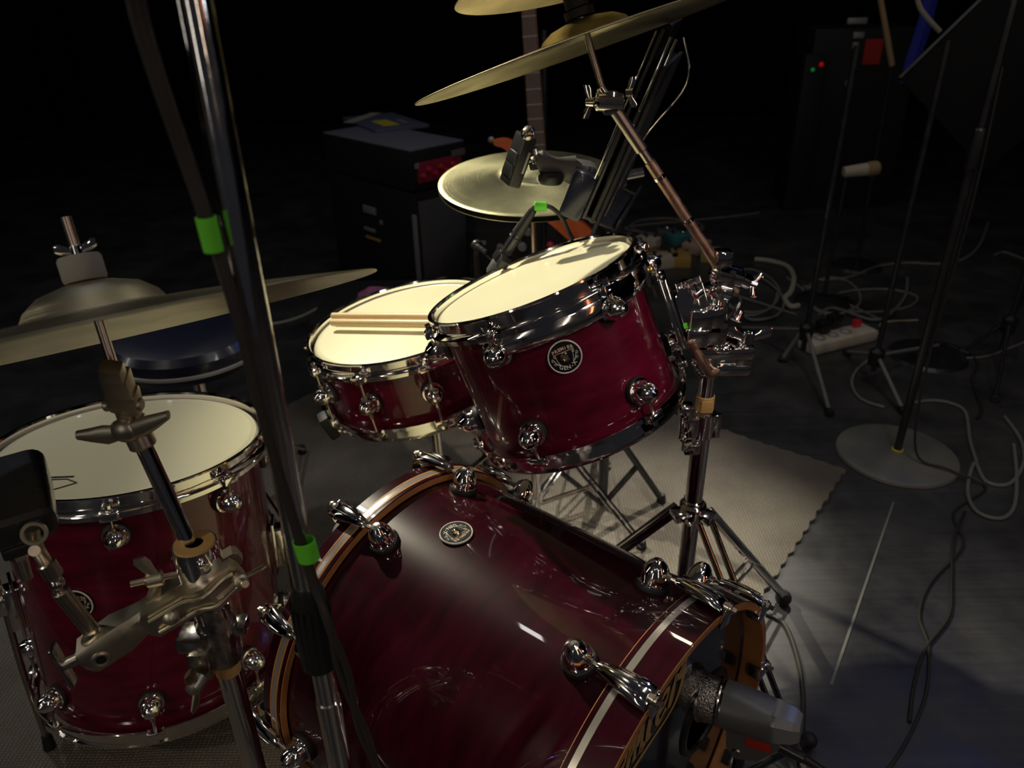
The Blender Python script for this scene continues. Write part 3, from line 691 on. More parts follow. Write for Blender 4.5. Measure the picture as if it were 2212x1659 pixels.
    q = MB(); mf = frame(L(CR+CRN*.032), CRN); q.lathe([(.006, 0), (.019, .001), (.019, .010), (.006, .011)], 24, mf); q.lathe([(.005, .011), (.015, .012), (.015, .026), (.005, .028)], 24, mf); q.build('felt', 'rubber', root)
    # L rod from the tom mount into the clamp
    a_ = P(1470, 690, 1.035); q = MB()
    k1 = P(1492, 735, 1.0); k2 = P(1512, 775, .995); k3 = P(1530, 808, .995); k4 = P(1550, 800, 1.015)
    q.tube([L(v) for v in (k1, k2, k3-Vector((.002, 0, -.004)), k3+Vector((.006, .004, -.004)), k4)], .0058, 14, 6); q.cyl(L(k1), L(k1.lerp(k3, .25)), .0074, seg=14, bev=.001)
    q.build('tom_arm', 'brown_rod', root)
    q = MB(); q.box(L(P(1512, 688, 1.02)), (.034, .034, .036), Matrix.Rotation(.0, 4, 'Y'), .006); q.box(L(P(1540, 715, 1.02)), (.036, .032, .034), Matrix(), .006); q.box(L(P(1505, 722, 1.01)), (.030, .026, .022), Matrix(), .004)
    wingnut(q, frame(L(P(1508, 640, 1.02)), (.2, -.2, 1), (1, 0, .5)), .8)
    q.build('arm_joint', 'chrome', root)
    return root
big_stand()
# ------------------------------------------------------------------ left cymbal stand with clamp and cowbell
def left_stand():
    Y0 = .60; X0 = -.318
    root = thing('cymbal_stand', 'near chrome cymbal stand in front of the floor tom, with a wide cast clamp', 'cymbal stand', (X0, Y0, 0)); L = lambda v: Vector(v)-Vector((X0, Y0, 0))
    q = MB(); q.cyl((0, 0, .05), (0, 0, .585), .0127, seg=28, bev=.001); q.build('lower_tube', 'chrome', root)
    J = Vector((X0, Y0, .672)); T2 = P(283, 905, .62); tb = CL-CLN*.028
    q = MB(); q.cyl((0, 0, .575), L(J), .0105, seg=24, bev=.001); q.cyl(L(J), L(T2), .0082, seg=24, bev=.001); q.build('upper_tube', 'chrome', root)
    q = MB(); q.lathe([(.0088, .705), (.0215, .707), (.0225, .700), (.0225, .668), (.020, .655), (.018, .648), (.0085, .645)], 32); q.ball((.012, -.020, .698), .0045); q.build('tube_cup', 'chrome', root)
    q = MB(); q.lathe([(.009, .7085), (.0195, .7085), (.0195, .7065), (.009, .7065)], 32, loop=True); q.build('cup_washer', 'tan_tape', root)
    q = MB(); wm = frame((-.033, -.012, .675), (-1, -.35, .0), (-.15, 0, 1)); wingnut(q, wm, 1.25); q.cyl((-.02, -.008, .675), (-.062, -.021, .675), .0032, seg=10); q.build('wing_screw', 'cast_metal', root)
    # cast clamp: arm and jaw
    A1 = P(205, 1405, .56); A2 = P(410, 1262, .60); u = (A2-A1).normalized()
    mf = frame(L(A1), u, (0, 0, 1))
    q = MB(); Lg = (A2-A1).length+.035
    q.rings([[mf @ Vector((x, y, z_)) for x, y in ((-h_, -w_), (-h_*.6, -w_-.004), (h_*.6, -w_-.004), (h_, -w_), (h_, w_), (h_*.6, w_+.004), (-h_*.6, w_+.004), (-h_, w_))] for z_, h_, w_ in ((-.014, .009, .007), (-.008, .016, .012), (.03, .0175, .013), (.045, .015, .011), (.06, .013, .009), (Lg-.01, .012, .009), (Lg, .008, .006))])
    q.lathe([(.0045, 0), (.0075, .001), (.0095, .0), (.0095, -.003), (.0045, -.003)], 24, mf @ frame((-.002, .0172, .006), (0, 1, 0)), loop=True)
    q.lathe([(.0060, 0), (.0090, .0012), (.0115, .0), (.0115, -.003), (.0060, -.003)], 24, mf @ frame((.0180, 0, .010), (1, 0, 0)), loop=True)
    arm = q.build('clamp_arm', 'cast_metal', root)
    q = MB(); q.lathe([(.0001, .0), (.0060, .0)], 20, mf @ frame((.0185, 0, .010), (1, 0, 0))); q.lathe([(.0001, .0), (.0050, .0)], 20, mf @ frame((-.002, .0176, .006), (0, 1, 0))); q.build('clamp_hole', 'black_print', arm)
    B1 = P(325, 1345, .565); B2 = P(520, 1232, .60); u2 = (B2-B1).normalized(); m2 = frame(L(B1), u2, (0, 0, 1)); L2 = (B2-B1).length
    q = MB()
    q.rings([[m2 @ Vector((x, y+yo, z_)) for x, y in ((-h_, -w_), (-h_*.7, -w_-.003), (h_*.7, -w_-.003), (h_, -w_), (h_, w_), (-h_, w_))] for z_, h_, w_, yo in ((-.006, .010, .005, 0), (0, .0165, .007, 0), (L2*.42, .0165, .007, 0), (L2*.52, .014, .008, .004), (L2*.66, .0165, .010, .008), (L2*.80, .015, .008, .002), (L2*.97, .016, .007, 0), (L2, .010, .005, 0))])
    q.ball(m2 @ Vector((0, .0085, L2*.22)), .0085, seg=18)
    for xo in (-.009, .009): q.tube([m2 @ Vector((xo, .0100, .004)), m2 @ Vector((xo, .0100, L2*.40)), m2 @ Vector((xo*.8, .0150, L2*.52)), m2 @ Vector((xo, .0195, L2*.66)), m2 @ Vector((xo, .0110, L2*.84)), m2 @ Vector((xo, .0110, L2*.96))], .0022, 8, 5)
    q.rings([[m2 @ Vector((x, y-.026, z_)) for x, y in ((-h_, -.006), (h_, -.006), (h_*.8, .006), (-h_*.8, .006))] for z_, h_ in ((L2*.35, .006), (L2*.40, .011), (L2*.98, .011), (L2*1.02, .006))])
    q.build('clamp_jaw', 'cast_metal', root)
    q = MB(); e_ = P(530, 1262, .565); e0 = P(500, 1240, .615); q.cyl(L(e0), L(e_), .0042, seg=12, bev=.0006); wingnut(q, frame(L(e0.lerp(e_, .55)), e_-e0, u2), 1.15); q.build('jaw_screw', 'cast_metal', root)
    # thumb screw at the arm's end
    q = MB(); s0 = P(186, 1412, .555); s1 = P(136, 1436, .55); q.cyl(L(s0), L(s1), .0065, seg=18, bev=.001); q.cyl(L(s0.lerp(s1, .0)), L(s0.lerp(s1, .12)), .0082, seg=18, bev=.001)
    p0 = P(112, 1398, .55); p1 = P(160, 1478, .55); mt = frame(L(p0), p1-p0, s1-s0); q.box((0, 0, (p1-p0).length/2), (.005, .015, (p1-p0).length), mt, .002); q.build('thumb_screw', 'worn_chrome', root)
    # height clamp under the jaw
    q = MB(); q.lathe([(.0105, .632), (.0165, .630), (.0175, .612), (.0205, .606), (.0205, .560), (.0175, .548), (.0130, .545)], 28)
    for k in range(14): q.box((.0172, 0, .620), (.0022, .0020, .014), rotz(2*PI*k/14))
    q.box((-.020, -.012, .592), (.030, .030, .020), bev=.004); q.box((.020, .004, .592), (.022, .022, .014), bev=.003); q.box((-.014, -.022, .566), (.022, .018, .036), bev=.004)
    q.build('height_clamp', 'worn_chrome', root)
    q = MB(); wingnut(q, frame((-.012, -.036, .560), (-.2, -1, -.1), (.15, 0, 1)), 1.35); q.build('clamp_wing_nut', 'cast_metal', root)
    q = MB(); q.lathe([(.0128, .528), (.0136, .529), (.0138, .543), (.0128, .545)], 28, loop=True); q.build('tape_wrap', 'tan_tape', root)
    # tilter, wing and post
    q = MB(); d = (tb-T2).normalized(); T1 = T2+d*.018
    q.cyl(L(T2-(T2-J).normalized()*.030), L(T2+(T2-J).normalized()*.002), .0125, seg=24, bev=.002)
    mt_ = frame(L(T2), d, (1, 0, 0)); q.box((0, 0, .010), (.019, .017, .036), mt_, .004)
    for k in range(10): q.box((.0095, 0, .0), (.0018, .0018, .012), mt_ @ rotz(2*PI*k/10))
    q.box((0, 0, .036), (.026, .018, .030), mt_, .004); q.box((-.001, 0, .062), (.023, .017, .034), mt_, .003); q.box((0, -.004, .086), (.018, .014, .018), mt_, .003)
    for sg in (-1, 1): q.cyl(L(T2+d*.030+Vector((sg*.012, -.004, 0))), L(T2+d*.030+Vector((sg*.017, -.004, 0))), .006, seg=12, bev=.001)
    q.build('tilter', 'cast_metal', root)
    q = MB()
    for sg in (-1, 1):
        rs = []
        for (x, hw, z_) in ((.006, .008, 0), (.018, .0105, .001), (.032, .0075, .004), (.044, .0045, .007)):
            c_ = L(T2)+Vector((sg*x, -.016, z_+sg*x*.22-.004)); rs.append([c_+Vector((0, math.cos(t)*.004, math.sin(t)*hw)) for t in [2*PI*k/12 for k in range(12)]])
        q.rings(rs)
    q.ball(L(T2)+Vector((0, -.014, -.004)), .012, sc=(1.2, .7, 1)); q.build('tilter_wing', 'cast_metal', root)
    q = MB(); q.cyl(L(T2+d*.06), L(T2.lerp(tb, .88)), .0085, .0062, 16, .001); q.cyl(L(T2.lerp(tb, .7)), L(CL+CLN*.098), .0042, seg=14); q.build('post', 'rod_steel', root)
    q = MB(); mf = frame(L(CL+CLN*.044), CLN); q.lathe([(.0045, 0), (.0160, .0005), (.0170, .003), (.0170, .019), (.0155, .0215), (.0045, .022)], 32, mf); q.build('felt', 'felt', root)
    q = MB(); wingnut(q, frame(L(CL+CLN*.065), CLN, (1, .3, 0)), .7); q.build('wing_nut', 'chrome', root)
    bs = Vector((X0, Y0, 0)); tripod(root, bs, .30, [bs+Vector((-.22, -.12, 0)), bs+Vector((.06, -.26, 0)), bs+Vector((-.06, .26, 0))], 'chrome', .008, .09)
left_stand()
def cowbell():
    f0 = P(28, 1155, .55); f1 = P(-32, 985, .70); z_ = (f1-f0).normalized()
    root = thing('cowbell', 'black steel cowbell held over the left edge of the floor tom', 'cowbell', frame(f0, z_, (1, 0, 0))); 
    def ring(z, w_, h_, r_):
        pts = []
        for cx_, cy_, a_ in ((1, 1, 0), (-1, 1, 90), (-1, -1, 180), (1, -1, 270)):
            for k in range(5):
                t = d2r(a_+k*22.5); pts.append(Vector((cx_*(w_-r_)+r_*math.cos(t), cy_*(h_-r_)+r_*math.sin(t), z)))
        return pts
    q = MB(); q.rings([ring(.0, .032, .010, .008), ring(.004, .036, .015, .010), ring(.045, .041, .021, .012), ring(.115, .048, .027, .014), ring(.115, .046, .025, .013), ring(.045, .039, .019, .011), ring(.010, .034, .013, .009)]); q.build('bell', 'black_metal', root)
    q = MB(); q.box((.004, .022, .022), (.034, .012, .034), bev=.003); q.build('mount_block', 'black_metal', root)
    q = MB(); q.cyl((0.0, .028, .020), (.0, .058, .014), .0062, .0050, 16, .001); q.cyl((0, .030, .02), (0, .036, .019), .009, seg=6); q.build('mount_bolt', 'rod_steel', root)
    inv = root.matrix_world.inverted()
    g = [P(70, 1140, .56), P(78, 1180, .56), P(98, 1215, .555), P(118, 1245, .555), P(128, 1275, .555), P(190, 1350, .562)]
    q = MB(); q.tube([inv @ v for v in g[:4]], .0062, 12, 5); q.lathe([(.008, -.002), (.011, -.002), (.011, .002), (.008, .002)], 20, frame(inv @ P(74, 1152, .55), inv.to_3x3() @ Vector((.4, -1, .3))), loop=True); q.cyl(inv @ P(74, 1190, .552), inv @ P(74, 1190, .543), .005, seg=12); q.build('eye_bolt', 'cast_metal', root)
    q = MB(); q.cyl(inv @ g[2], inv @ g[3], .0085, seg=16, bev=.001); q.cyl(inv @ g[4], inv @ P(206, 1372, .566), .0080, seg=18, bev=.001); q.build('rod_sleeve', 'rod_steel', root)
    q = MB(); q.cyl(inv @ g[3], inv @ g[4], .0048, seg=14); q.ball(inv @ g[3].lerp(g[4], .5), .007, sc=(1, 1, 1), seg=14); q.build('rod', 'worn_chrome', root)
cowbell()
# ------------------------------------------------------------------ near microphone stand with taped cables
def mic_pole():
    X0, Y0 = -.1615, .45
    root = thing('microphone_stand', 'tall chrome microphone stand nearest the camera, green tape holding its cables', 'microphone stand', (X0, Y0, 0))
    zc = P(680, 1345, Y0).z
    q = MB(); q.cyl((0, 0, .04), (0, 0, .66), .0104, seg=28); q.build('lower_tube', 'chrome', root)
    q = MB(); q.cyl((0, 0, .60), (0, 0, 1.36), .0092, seg=28); q.build('upper_tube', 'chrome', root)
    z0 = P(703, 1435, Y0).z; z1 = P(662, 1262, Y0).z
    q = MB(); q.lathe([(.0112, z0), (.0150, z0+.003), (.0158, z0+.02), (.0150, z1-.030), (.0125, z1-.006), (.0105, z1), (.0074, z1+.001)], 32)
    for k in range(18): q.box((.0152, 0, (z0+z1)/2-.005), (.0012, .0022, (z1-z0)*.72), rotz(2*PI*k/18), .0004)
    q.build('height_clutch', 'black_plastic', root)
    bs = Vector((X0, Y0, 0)); tripod(root, bs, .16, [bs+Vector((-.03, -.27, 0)), bs+Vector((.23, -.13, 0)), bs+Vector((.0, .20, 0))], 'black_metal', .008, .05, flat=False)
    # two bundled cables, taped to the pole
    for k, off in enumerate((0, .0045)):
        pts = [P(278+k*16, -40, .42), P(300+k*14, 60, .425), P(345+k*12, 200, .430), P(398+k*11, 350, .436), P(440+k*9, 470, .438), P(478+k*9, 580, .440), P(520+k*6, 720, .441), P(560+k*5, 880, .441), P(600+k*5, 1020, .441), P(640+k*5, 1150, .440), P(675+k*6, 1260, .438), P(712-k*4, 1350, .430), P(728+k*16, 1430, .430), P(752+k*10, 1500, .43), P(790-k*12, 1580, .43), P(822+k*8, 1690, .43)]
        o = thing('microphone_cable', ['black cable running down the near chrome stand, the left one of the pair', 'black cable running down the near chrome stand, the right one of the pair'][k], 'cable', pts[0], 'pair of cables taped to the near stand')
        c_ = MB(); c_.tube([v-pts[0] for v in pts], .0031, 12, 6); c_.build('cable_jacket', 'cable_black', o)
    for (pa, pb, yy, rr, nm) in ((P(444, 468, .436), P(462, 542, .437), 0, .0055, 'tape_wrap'), (P(656, 1168, .440), P(668, 1208, .440), 0, .0075, 'tape_wrap')):
        inv = root.matrix_world.inverted(); a_ = inv @ pa; b_ = inv @ pb; mf = frame(a_, b_-a_, (1, 0, 0)); L_ = (b_-a_).length
        q = MB(); q.lathe([(rr-.0006, 0), (rr, .0002), (rr, L_*.5), (rr*.97, L_), (rr-.0006, L_)], 28, mf @ Matrix.Diagonal((1.1, .9, 1, 1)), loop=True); q.build(nm, 'green_tape', root)
mic_pole()
# ------------------------------------------------------------------ kick microphone in front of the bass drum port
def kick_mic():
    s_ = Vector((-BN.y, BN.x, 0)).normalized()  # to the kit's right-back
    c0 = P(1528, 1508, .725); ax = (BN*1.0+s_*.22+Vector((0, 0, .10))).normalized()
    root = thing('kick_microphone', 'grey bass drum microphone with steel mesh grille in front of the drum port', 'microphone', frame(c0, ax, (0, 0, 1)) @ Matrix.Scale(.84, 4))
    q = MB(); q.lathe([(.0001, -.030), (.018, -.029), (.030, -.024), (.037, -.014), (.0385, -.002), (.037, .010), (.0335, .022)], 48); q.build('grille', 'grille', root)
    q = MB(); q.lathe([(.036, -.012), (.0405, -.013), (.0415, -.0095), (.0405, -.006), (.036, -.007)], 48, loop=True); q.lathe([(.031, .018), (.0375, .019), (.0385, .022), (.0375, .0245), (.0395, .0265), (.0395, .029), (.032, .030)], 48, loop=True); q.build('grille_ring', 'worn_chrome', root)
    q = MB(); rs = []
    for z_, w_, h_, e in ((.029, .0385, .0385, 2), (.045, .0385, .038, 2), (.070, .036, .0345, 2.2), (.095, .032, .030, 2.6), (.108, .029, .027, 3)):
        rs.append([Vector((h_*abs(math.cos(t))**(2/e)*(1 if math.cos(t) > 0 else -1)-.002*(z_-.029)/.08, w_*abs(math.sin(t))**(2/e)*(1 if math.sin(t) > 0 else -1), z_)) for t in [2*PI*k/40 for k in range(40)]])
    q.rings(rs); q.build('body', 'mic_grey', root)
    q = MB(); rs = []
    for z_, w_, h_ in ((.104, .029, .028), (.110, .0300, .029), (.136, .024, .0245), (.146, .018, .019)):
        rs.append([Vector((x*h_-.003, y*w_, z_)) for x, y in ((1, -.6), (1, .6), (.6, 1), (-.6, 1), (-1, .6), (-1, -.6), (-.6, -1), (.6, -1))])
    q.rings(rs); q.build('tail_block', 'mic_light', root, sharp=20)
    q = MB(); q.prism([(-.030, .034), (-.030, .110), (-.050, .118), (-.095, .085), (-.105, .050), (-.085, .034)], -.022, .012, Matrix(((1, 0, 0, 0), (0, 0, 1, 0), (0, 1, 0, 0), (0, 0, 0, 1)))); yk = q.build('yoke', 'mic_grey', root, sharp=20)
    q = MB(); q.box((-.060, .0128, .082), (.020, .0014, .040), Matrix.Rotation(.05, 4, 'Y'), .0004); q.build('tape_label', 'red_tape', yk)
    q = MB(); q.lathe([(.0001, .003), (.006, .003), (.0075, .001), (.0075, 0)], 20, frame((-.088, .0122, .052), (0, 1, 0))); q.box((-.088, .0156, .052), (.011, .001, .0016)); q.build('yoke_screw', 'worn_chrome', yk)
    q = MB(); q.cyl((-.060, -.004, .112), (-.078, -.010, .150), .0095, seg=20, bev=.001); q.cyl((-.078, -.010, .150), (-.100, -.016, .185), .0080, .0055, 20, .001); q.build('plug', 'black_metal', root)
    inv = root.matrix_world.inverted(); wpt = root.matrix_world @ Vector((-.100, -.016, .185))
    q = MB(); q.tube([(-.100, -.016, .185), (-.125, -.02, .215), inv @ (Vector((wpt.x+.09, wpt.y-.05, .02))), inv @ (Vector((wpt.x+.05, wpt.y-.25, .006))), inv @ (Vector((wpt.x+.25, wpt.y-.5, .006)))], .003, 10, 8); q.build('lead', 'cable_black', root)
    # short floor stand under the yoke
    b_ = root.matrix_world @ Vector((-.1, -.006, .055)); st = thing('low_microphone_stand', 'low black stand under the bass drum microphone at the bottom edge', 'microphone stand', (b_.x, b_.y, 0))
    q = MB(); q.cyl((0, 0, .01), (0, 0, b_.z+.004), .008, seg=18); q.build('pole', 'black_metal', st)
    q = MB(); q.lathe([(.0001, .014), (.03, .013), (.075, .008), (.078, .0), (.0001, 0)], 48); q.build('round_base', 'black_metal', st)
kick_mic()
# ------------------------------------------------------------------ hi-hat stand, snare stand
def hihat_stand():
    b = Vector((.052, 1.478, 0)); root = thing('hi_hat_stand', 'chrome hi-hat stand carrying the pair of cymbals behind the snare', 'hi-hat stand', b)
    q = MB(); q.cyl((0, 0, .05), (0, 0, .70), .0110, seg=20); q.build('lower_tube', 'chrome', root)
    q = MB(); q.cyl((0, 0, .69), (-.004, .0, .835), .0075, seg=16); q.lathe([(.006, .826), (.018, .827), (.020, .834), (.006, .836)], 20); q.build('upper_tube', 'rod_steel', root)
    q = MB(); q.cyl((-.004, 0, .83), (-.008, -.004, .885), .0028, seg=10); q.build('pull_rod', 'chrome', root)
    
    q = MB(); q.lathe([(.0112, .30), (.019, .302), (.019, .325), (.0112, .328)], 20); q.build('collar', 'chrome', root)
    tripod(root, b, .31, [H(1385, 1190, 0), b+Vector((.20, .25, 0)), b+Vector((-.28, .08, 0))], 'chrome', .006, .09)
    q = MB(); q.box((-.03, -.16, .045), (.075, .26, .008), Matrix.Rotation(-.12, 4, 'X'), .003); q.box((-.03, -.02, .02), (.09, .06, .03), bev=.004); q.build('pedal', 'worn_chrome', root)
hihat_stand()
def snare_stand():
    S = SM.translation; n_ = SM.col[2].xyz; hub = S-n_*.24; b = Vector((hub.x+.01, hub.y, 0))
    root = thing('snare_stand', 'chrome basket stand with black rubber grips under the snare drum', 'snare stand', b); L = lambda v: Vector(v)-b
    q = MB(); q.cyl((0, 0, .06), L(hub), .011, seg=20); q.build('pole', 'chrome', root)
    q = MB(); q.ball(L(hub), .024, sc=(1, 1, .8)); q.lathe([(.012, .25), (.02, .252), (.02, .285), (.012, .288)], 20); wingnut(q, frame((.02, -.02, .27), (.7, -.7, 0)), .9); q.build('hub', 'chrome', root)
    for k, a in enumerate((-38, 82, 202)):
        e = SM @ Vector((math.cos(d2r(a))*.196, math.sin(d2r(a))*.196, -.178)); m1 = SM @ Vector((math.cos(d2r(a))*.10, math.sin(d2r(a))*.10, -.205)); t = SM @ Vector((math.cos(d2r(a))*.205, math.sin(d2r(a))*.205, -.140))
        q = MB(); q.tube([L(hub), L(m1), L(e)], .0065, 12, 5); ar = q.build('basket_arm', 'chrome', root)
        q = MB(); mf = frame(L(e), t-e, SM.to_3x3() @ Vector((math.cos(d2r(a)), math.sin(d2r(a)), 0))); q.box((.002, 0, .016), (.020, .040, .052), mf, .006); q.build('rubber_grip', 'rubber', ar)
    tripod(root, b, .26, [b+Vector((-.20, -.12, 0)), b+Vector((.20, -.02, 0)), b+Vector((-.02, .24, 0))], 'chrome', .006, .08)
snare_stand()
def bass_pedal():
    c = BC-BN*.56; c.z = 0
    root = thing('bass_drum_pedal', 'chrome bass drum pedal clamped to the far hoop of the bass drum', 'pedal', frame(c, (0, 0, 1), (BN.x, BN.y, 0)))
    q = MB(); q.box((-.11, 0, .03), (.27, .09, .008), Matrix.Rotation(.12, 4, 'Y'), .003); q.build('footboard', 'worn_chrome', root)
    q = MB()
    for s_ in (-1, 1): q.cyl((.02, s_*.055, .01), (.01, s_*.045, .24), .009, seg=14)
    q.box((.02, 0, .012), (.10, .14, .016), bev=.004); q.build('frame', 'chrome', root)
    q = MB(); q.cyl((.01, -.06, .24), (.01, .06, .24), .006, seg=14); q.cyl((.01, 0, .24), (-.06, 0, .36), .003, seg=10); q.lathe([(.012, -.01), (.03, -.008), (.03, .008), (.012, .01)], 24, frame((.01, 0, .24), (0, 1, 0)), loop=True); q.build('axle', 'chrome', root)
    q = MB(); q.cyl((-.085, 0, .365), (-.04, 0, .385), .022, seg=24, bev=.004); q.build('beater', 'felt', root)
bass_pedal()
# ------------------------------------------------------------------ snare microphone
def snare_mic():
    a = P(1152, 453, 1.235); b = P(1062, 592, 1.255); ax = (b-a).normalized(); L_ = (b-a).length
    root = thing('snare_microphone', 'slim black microphone with green tape at its cable, behind the rack tom', 'microphone', frame(a, ax))
    q = MB(); q.cyl((0, 0, 0), (0, 0, L_*.36), .0065, .0105, 20, .001); q.build('connector', 'black_plastic', root)
    q = MB(); q.cyl((0, 0, L_*.35), (0, 0, L_*.80), .0095, .0105, 24, .001); q.lathe([(.0108, L_*.40), (.0113, L_*.405), (.0113, L_*.42), (.0108, L_*.425)], 24, loop=True); q.lathe([(.0100, L_*.60), (.0112, L_*.605), (.0112, L_*.62), (.0100, L_*.625)], 24, loop=True); q.build('body', 'black_metal', root)
    q = MB(); q.lathe([(.0105, L_*.79), (.0125, L_*.82), (.0125, L_*.97), (.010, L_), (.0001, L_+.001)], 24); q.build('grille', 'mic_grey', root)
    q = MB(); q.lathe([(.0105, L_*.66), (.016, L_*.67), (.016, L_*.78), (.0105, L_*.79)], 20, loop=True); q.box((.0, .022, L_*.72), (.016, .026, .02), bev=.003); q.build('clip', 'black_plastic', root)
    inv = root.matrix_world.inverted(); g = [P(1150, 455, 1.235), P(1155, 446, 1.235), P(1168, 444, 1.235), P(1190, 448, 1.235), P(1212, 468, 1.235), P(1228, 500, 1.255), P(1242, 530, 1.265), P(1256, 600, 1.28), P(1262, 760, 1.40), H(1260, 900, .01)]
    q = MB(); q.tube([inv @ v for v in g], .0036, 10, 6); q.build('lead', 'cable_black', root)
    q = MB(); q.cyl(inv @ P(1154, 445, 1.235), inv @ P(1181, 446, 1.235), .0078, seg=18, bev=.001); q.build('tape_wrap', 'green_tape', root)
    # short black stand to the left behind the snare
    m_ = root.matrix_world @ Vector((0, .030, L_*.72)); fb = Vector((m_.x-.06, 1.64, 0))
    st = thing('short_microphone_stand', 'short black stand holding the snare microphone behind the snare', 'microphone stand', fb)
    q = MB(); q.cyl((0, 0, .01), (0, 0, m_.z-.10), .008, seg=16); q.build('pole', 'black_metal', st)
    q = MB(); q.cyl((0, 0, m_.z-.10), m_-fb, .0055, seg=14); q.ball((0, 0, m_.z-.10), .013); q.build('boom', 'black_metal', st)
    q = MB(); q.lathe([(.0001, .014), (.04, .013), (.095, .008), (.10, 0), (.0001, 0)], 40); q.build('round_base', 'black_metal', st)
snare_mic()
# ------------------------------------------------------------------ black music stand seen edge on, recorder in its clamp
def music_stand():
    X, Y = .2205, 1.56; b = Vector((X, Y, 0)); L = lambda v: Vector(v)-b
    root = thing('music_stand', 'black tripod music stand, its desk seen edge-on behind the crash boom', 'music stand', b)
    q = MB(); q.cyl((0, 0, .02), (0, 0, .60), .0125, seg=22, bev=.001); q.cyl((0, 0, .59), L(P(1330, 392, Y)), .0095, seg=20, bev=.001); q.build('pole', 'black_metal', root)
    zc = P(1325, 480, Y).z; q = MB(); q.lathe([(.010, zc-.02), (.017, zc-.018), (.017, zc+.02), (.010, zc+.022)], 22); q.cyl((-.03, -.02, zc-.01), (-.012, -.008, zc), .016, .012, 18, .003); q.build('height_knob', 'black_plastic', root)
    q = MB(); t_ = L(P(1332, 385, Y)); q.box(t_, (.04, .03, .03), bev=.005); q.box(t_+Vector((.0, -.02, .012)), (.034, .008, .018), bev=.002); q.cyl(t_+Vector((.018, 0, .005)), t_+Vector((.055, 0, .012)), .010, seg=16, bev=.002); q.build('desk_joint', 'chrome', root); ARM = t_
    feet = [H(1428, 1082, .01), H(1128, 1105, .01), H(1300, 905, .01)]
    tripod(root, b, .235, feet, 'black_metal', .0085, .03, flat=False)
    # desk: a shallow tray standing nearly in line with the view
    d0 = P(1268, 462, 1.225); d1 = P(1440, 58, 1.19); up_ = (d1-d0).normalized(); Ld = (d1-d0).length
    vr = ray(1350, 260).normalized()+Vector((.10, 0, 0)); dep = (vr-up_*vr.dot(up_)).normalized(); mf = frame(L(d0), up_, dep)   # x: depth (width of the desk), z: up the desk, y: thickness
    q = MB(); q.box((.08, 0, Ld*.5), (.22, .006, Ld), mf, .0025); dk = q.build('desk_panel', 'black_metal', root)
    q = MB(); q.box((.08, -.028, .004), (.22, .056, .005), mf, .002); q.box((.08, -.054, .014), (.22, .004, .022), mf, .001); q.build('desk_ledge', 'black_metal', root)
    q = MB(); q.box((-.020, .022, .030), (.030, .040, .080), mf, .010); q.build('desk_clip', 'vinyl', root)
    q = MB()
    for yy in (-.014, -.022): q.box((-.028, yy, Ld*.80), (.006, .0045, Ld*.36), mf, .001)
    for yy in (.008,): q.box((-.030, yy, Ld*.55), (.004, .003, Ld*.86), mf, .001)
    q.build('desk_edge_strip', 'chrome', root)
    q = MB(); q.tube([mf @ Vector((-.03, -.030, .02)), mf @ Vector((-.03, -.036, Ld*.5)), mf @ Vector((-.03, -.060, Ld*.82)), mf @ Vector((-.03, -.030, Ld*1.0))], .0018, 8, 6); q.build('wire_support', 'chrome', root)
    q = MB(); q.cyl(ARM, mf @ Vector((.12, .006, Ld*.35)), .010, seg=16); q.box((.10, .008, Ld*.35), (.10, .012, .06), mf, .004); q.build('desk_arm', 'black_metal', root)
    # a tablet lying against the desk
    tb = thing('tablet', 'black tablet seen edge-on, leaning against the music stand desk', 'tablet', b.to_4d().to_3d())
    tb.matrix_world = Matrix.Translation(b) @ mf
    q = MB(); q.box((.065, -.015, Ld*.42), (.19, .009, .250), bev=.003); q.build('body', 'black_plastic', tb)
    q = MB(); q.box((.065, -.0198, Ld*.42), (.178, .001, .238)); q.build('screen', 'black_head', tb)
    q = MB(); q.box((-.0305, -.015, Ld*.52), (.0016, .004, .020), bev=.0006); q.build('side_button', 'rod_steel', tb)
    q = MB(); q.box((.065, -.0235, Ld*.40), (.205, .006, .270), bev=.002); q.build('tablet_case', 'rubber', tb)
    # clamp arm with round knob, holding a handheld recorder
    c = thing('clamp_arm', 'dark grey clamp arm with a round knob fixed to the music stand desk', 'clamp', P(1240, 375, 1.23)); LC = lambda v: Vector(v)-c.location
    q = MB(); mt = frame(LC(P(1252, 395, 1.235)), P(1264, 335, 1.235)-P(1252, 395, 1.235), (0, 1, 0)); q.box((0, .012, .0), (.045, .008, .068), mt, .003); q.box((0, -.016, .0), (.045, .008, .062), mt, .003); q.box((0, 0, .028), (.045, .030, .010), mt, .003)
    q.build('jaw', 'grey_plastic', c)
    q = MB(); rs = []
    ga = [(1243, 372, .019, .026), (1222, 366, .014, .020), (1205, 362, .012, .016), (1188, 358, .013, .017), (1172, 352, .016, .020), (1160, 348, .012, .014)]
    for px, py, w_, h_ in ga:
        p_ = LC(P(px, py, 1.228)); rs.append([p_+Vector((0, math.cos(t)*w_, math.sin(t)*h_)) for t in [2*PI*k/20 for k in range(20)]])
    q.rings(rs); q.build('arm', 'grey_plastic', c)
    q = MB(); q.lathe([(.0001, 0), (.018, .001), (.021, .006), (.021, .014), (.018, .018), (.0001, .019)], 32, frame(LC(P(1188, 397, 1.215)), (.05, 0, 1))); q.cyl(LC(P(1188, 392, 1.215)), LC(P(1188, 372, 1.222)), .006, seg=12); q.build('knob', 'black_plastic', c)
